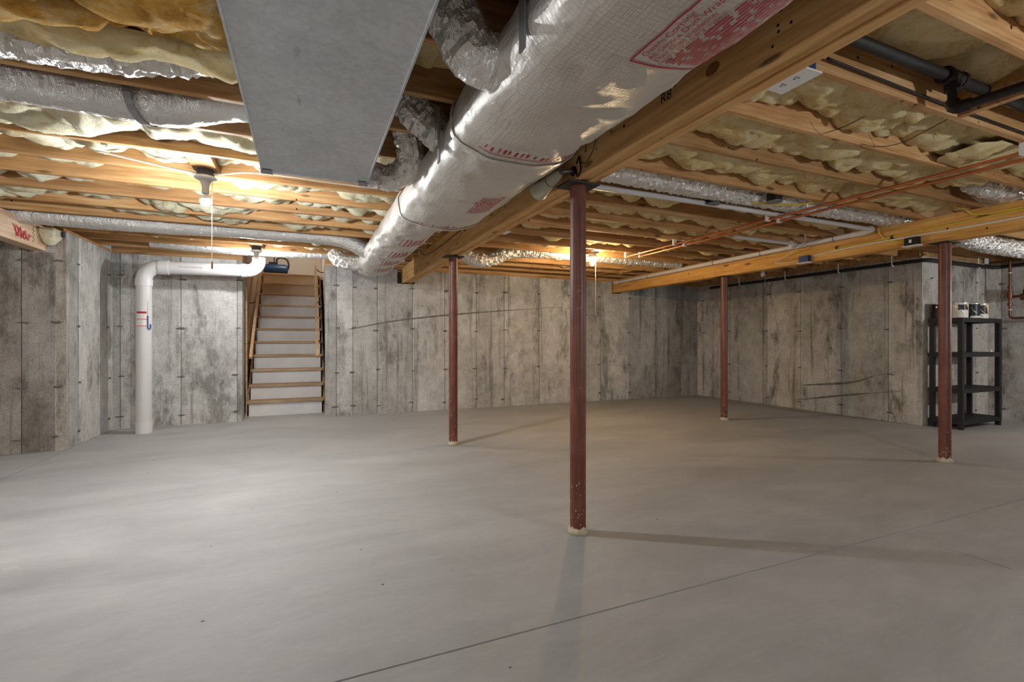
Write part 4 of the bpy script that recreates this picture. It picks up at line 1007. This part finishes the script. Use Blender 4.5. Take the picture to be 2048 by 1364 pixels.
# ------------------------------------------------------------------ shelving unit and paint cans
sx0, sx1, sy0, sy1 = 7.42, 8.36, 3.20, 3.545
su = empty('shelving_unit', ((sx0+sx1)/2, (sy0+sy1)/2, 0)); tag(su, 'black plastic four-tier shelving unit in the right alcove', 'shelf')
ox, oy = (sx0+sx1)/2, (sy0+sy1)/2; hx, hy = (sx1-sx0)/2, (sy1-sy0)/2
def shelf_mesh():
    m = MB()
    m.box(-hx, hx, -hy, -hy+0.025, 0, 0.055).box(-hx, hx, hy-0.025, hy, 0, 0.055).box(-hx, -hx+0.025, -hy+0.025, hy-0.025, 0, 0.055).box(hx-0.025, hx, -hy+0.025, hy-0.025, 0, 0.055)
    n = 11
    for i in range(n):
        y = -hy+0.03+(2*hy-0.06)*(i+0.5)/n; m.box(-hx+0.025, hx-0.025, y-0.009, y+0.009, 0.035, 0.052)
    for x in (-0.22, 0.22): m.box(x-0.012, x+0.012, -hy+0.025, hy-0.025, 0.02, 0.036)
    return m.mesh('shelf_board', 'shelf_black')
sm = shelf_mesh()
for z in (0.06, 0.45, 0.90, 1.335): link('shelf_board', sm, su).location = (0, 0, z)
lg = MB().prism([(-0.024, -0.024), (0.024, -0.024), (0.024, 0.024), (0.012, 0.024), (0.0, 0.014), (-0.012, 0.024), (-0.024, 0.024)], (0, 0, 0), (0, 0, 1.36), (1, 0, 0), (0, 1, 0)).mesh('leg', 'shelf_black')
for a in (-1, 1):
    for b in (-1, 1): link('leg', lg, su).location = (a*(hx-0.026), b*(hy-0.026), 0)
wt = MB().add([(-0.02, 0, 0), (0.02, 0.005, 0.0), (0.015, 0.0, 0.02), (-0.012, 0.01, 0.025), (0.0, 0.02, 0.0)], [(0, 1, 2), (0, 2, 3), (1, 4, 2), (2, 4, 3), (0, 3, 4), (0, 4, 1)]).build('paper_scrap', 'paper'); wt.location = (8.19, 3.23, 0.956)
tag(wt, 'small white scrap of paper on the third shelf board', 'paper')
def paint_can(x, y, label, body, band, drip=None):
    r, h = 0.083, 0.19; root = empty('paint_can', (x, y, 1.39)); tag(root, label, 'paint can', 'paint cans on the shelving unit')
    cb = MB().lathe([(r, 0), (r, h)], seg=28).build('can_body', body, root, auto=40)
    MB().lathe([(r-0.02, h-0.004), (r-0.02, h+0.002), (r-0.004, h+0.004), (r+0.003, h), (r+0.003, h-0.008), (r, h-0.01)], seg=28).build('rim', 'can_metal', root, auto=40)
    vs = [((r+0.001)*math.sin(t), -(r+0.001)*math.cos(t), z) for t in [-1.3+2.6*i/12 for i in range(13)] for z in band[1:]]
    MB().add(vs, [(2*i, 2*i+2, 2*i+3, 2*i+1) for i in range(12)]).build('paper_label', band[0], cb)
    if drip:
        t0, w = drip; ang = [t0-w+2*w*i/8 for i in range(9)]; rr_ = random.Random(int(x*100)); vs = []
        for i, t in enumerate(ang): zl = h-0.03-0.11*math.exp(-((i-4)/1.6)**2)-0.02*rr_.random(); vs += [((r+0.0025)*math.sin(t), -(r+0.0025)*math.cos(t), h-0.006), ((r+0.0025)*math.sin(t), -(r+0.0025)*math.cos(t), zl)]
        MB().add(vs, [(2*i, 2*i+1, 2*i+3, 2*i+2) for i in range(8)]).build('paint_drip', 'paint_cream', cb)
    hp = []
    for i in range(11): t = PI*i/10; hp.append((math.cos(t)*(r+0.006), -(r*0.35+0.05*math.sin(t)), h*0.75-0.09*math.sin(t)))
    bh = MB().tube(hp, 0.002, 6).build('bail_handle', 'can_metal', root)
    for s in (-1, 1): MB().lathe([(0.010, 0), (0.010, 0.006)], (s*r, 0, h*0.75), (s, 0, 0), 10).build('handle_ear', 'can_metal', bh, auto=40)
    return root
paint_can(7.50, 3.46, 'dark paint can mostly hidden behind the red post', 'can_black', ('can_white', 0.02, 0.05))
paint_can(7.58, 3.22+0.08, 'white paint can with cream drips right beside the red post', 'can_white', ('can_black', 0.10, 0.165), (0.3, 0.55))
paint_can(7.86, 3.22+0.08, 'black paint can in the middle of the shelf top', 'can_black', ('can_white', 0.005, 0.03))
paint_can(8.06, 3.22+0.08, 'black and white paint can with cream drips, rightmost on the shelf', 'can_white', ('can_black', 0.06, 0.17), (0.0, 0.5))
br = MB().box(-0.06, 0.06, -0.018, 0.018, 0, 0.015).tube([(0.06, 0, 0.008), (0.30, 0.02, 0.010)], 0.006, 8).build('paint_brush', 'shelf_black'); br.location = (8.22, 3.30, 1.388)
tag(br, 'dark paint tool lying at the right end of the shelf top', 'tool')
bpy.context.view_layer.update()
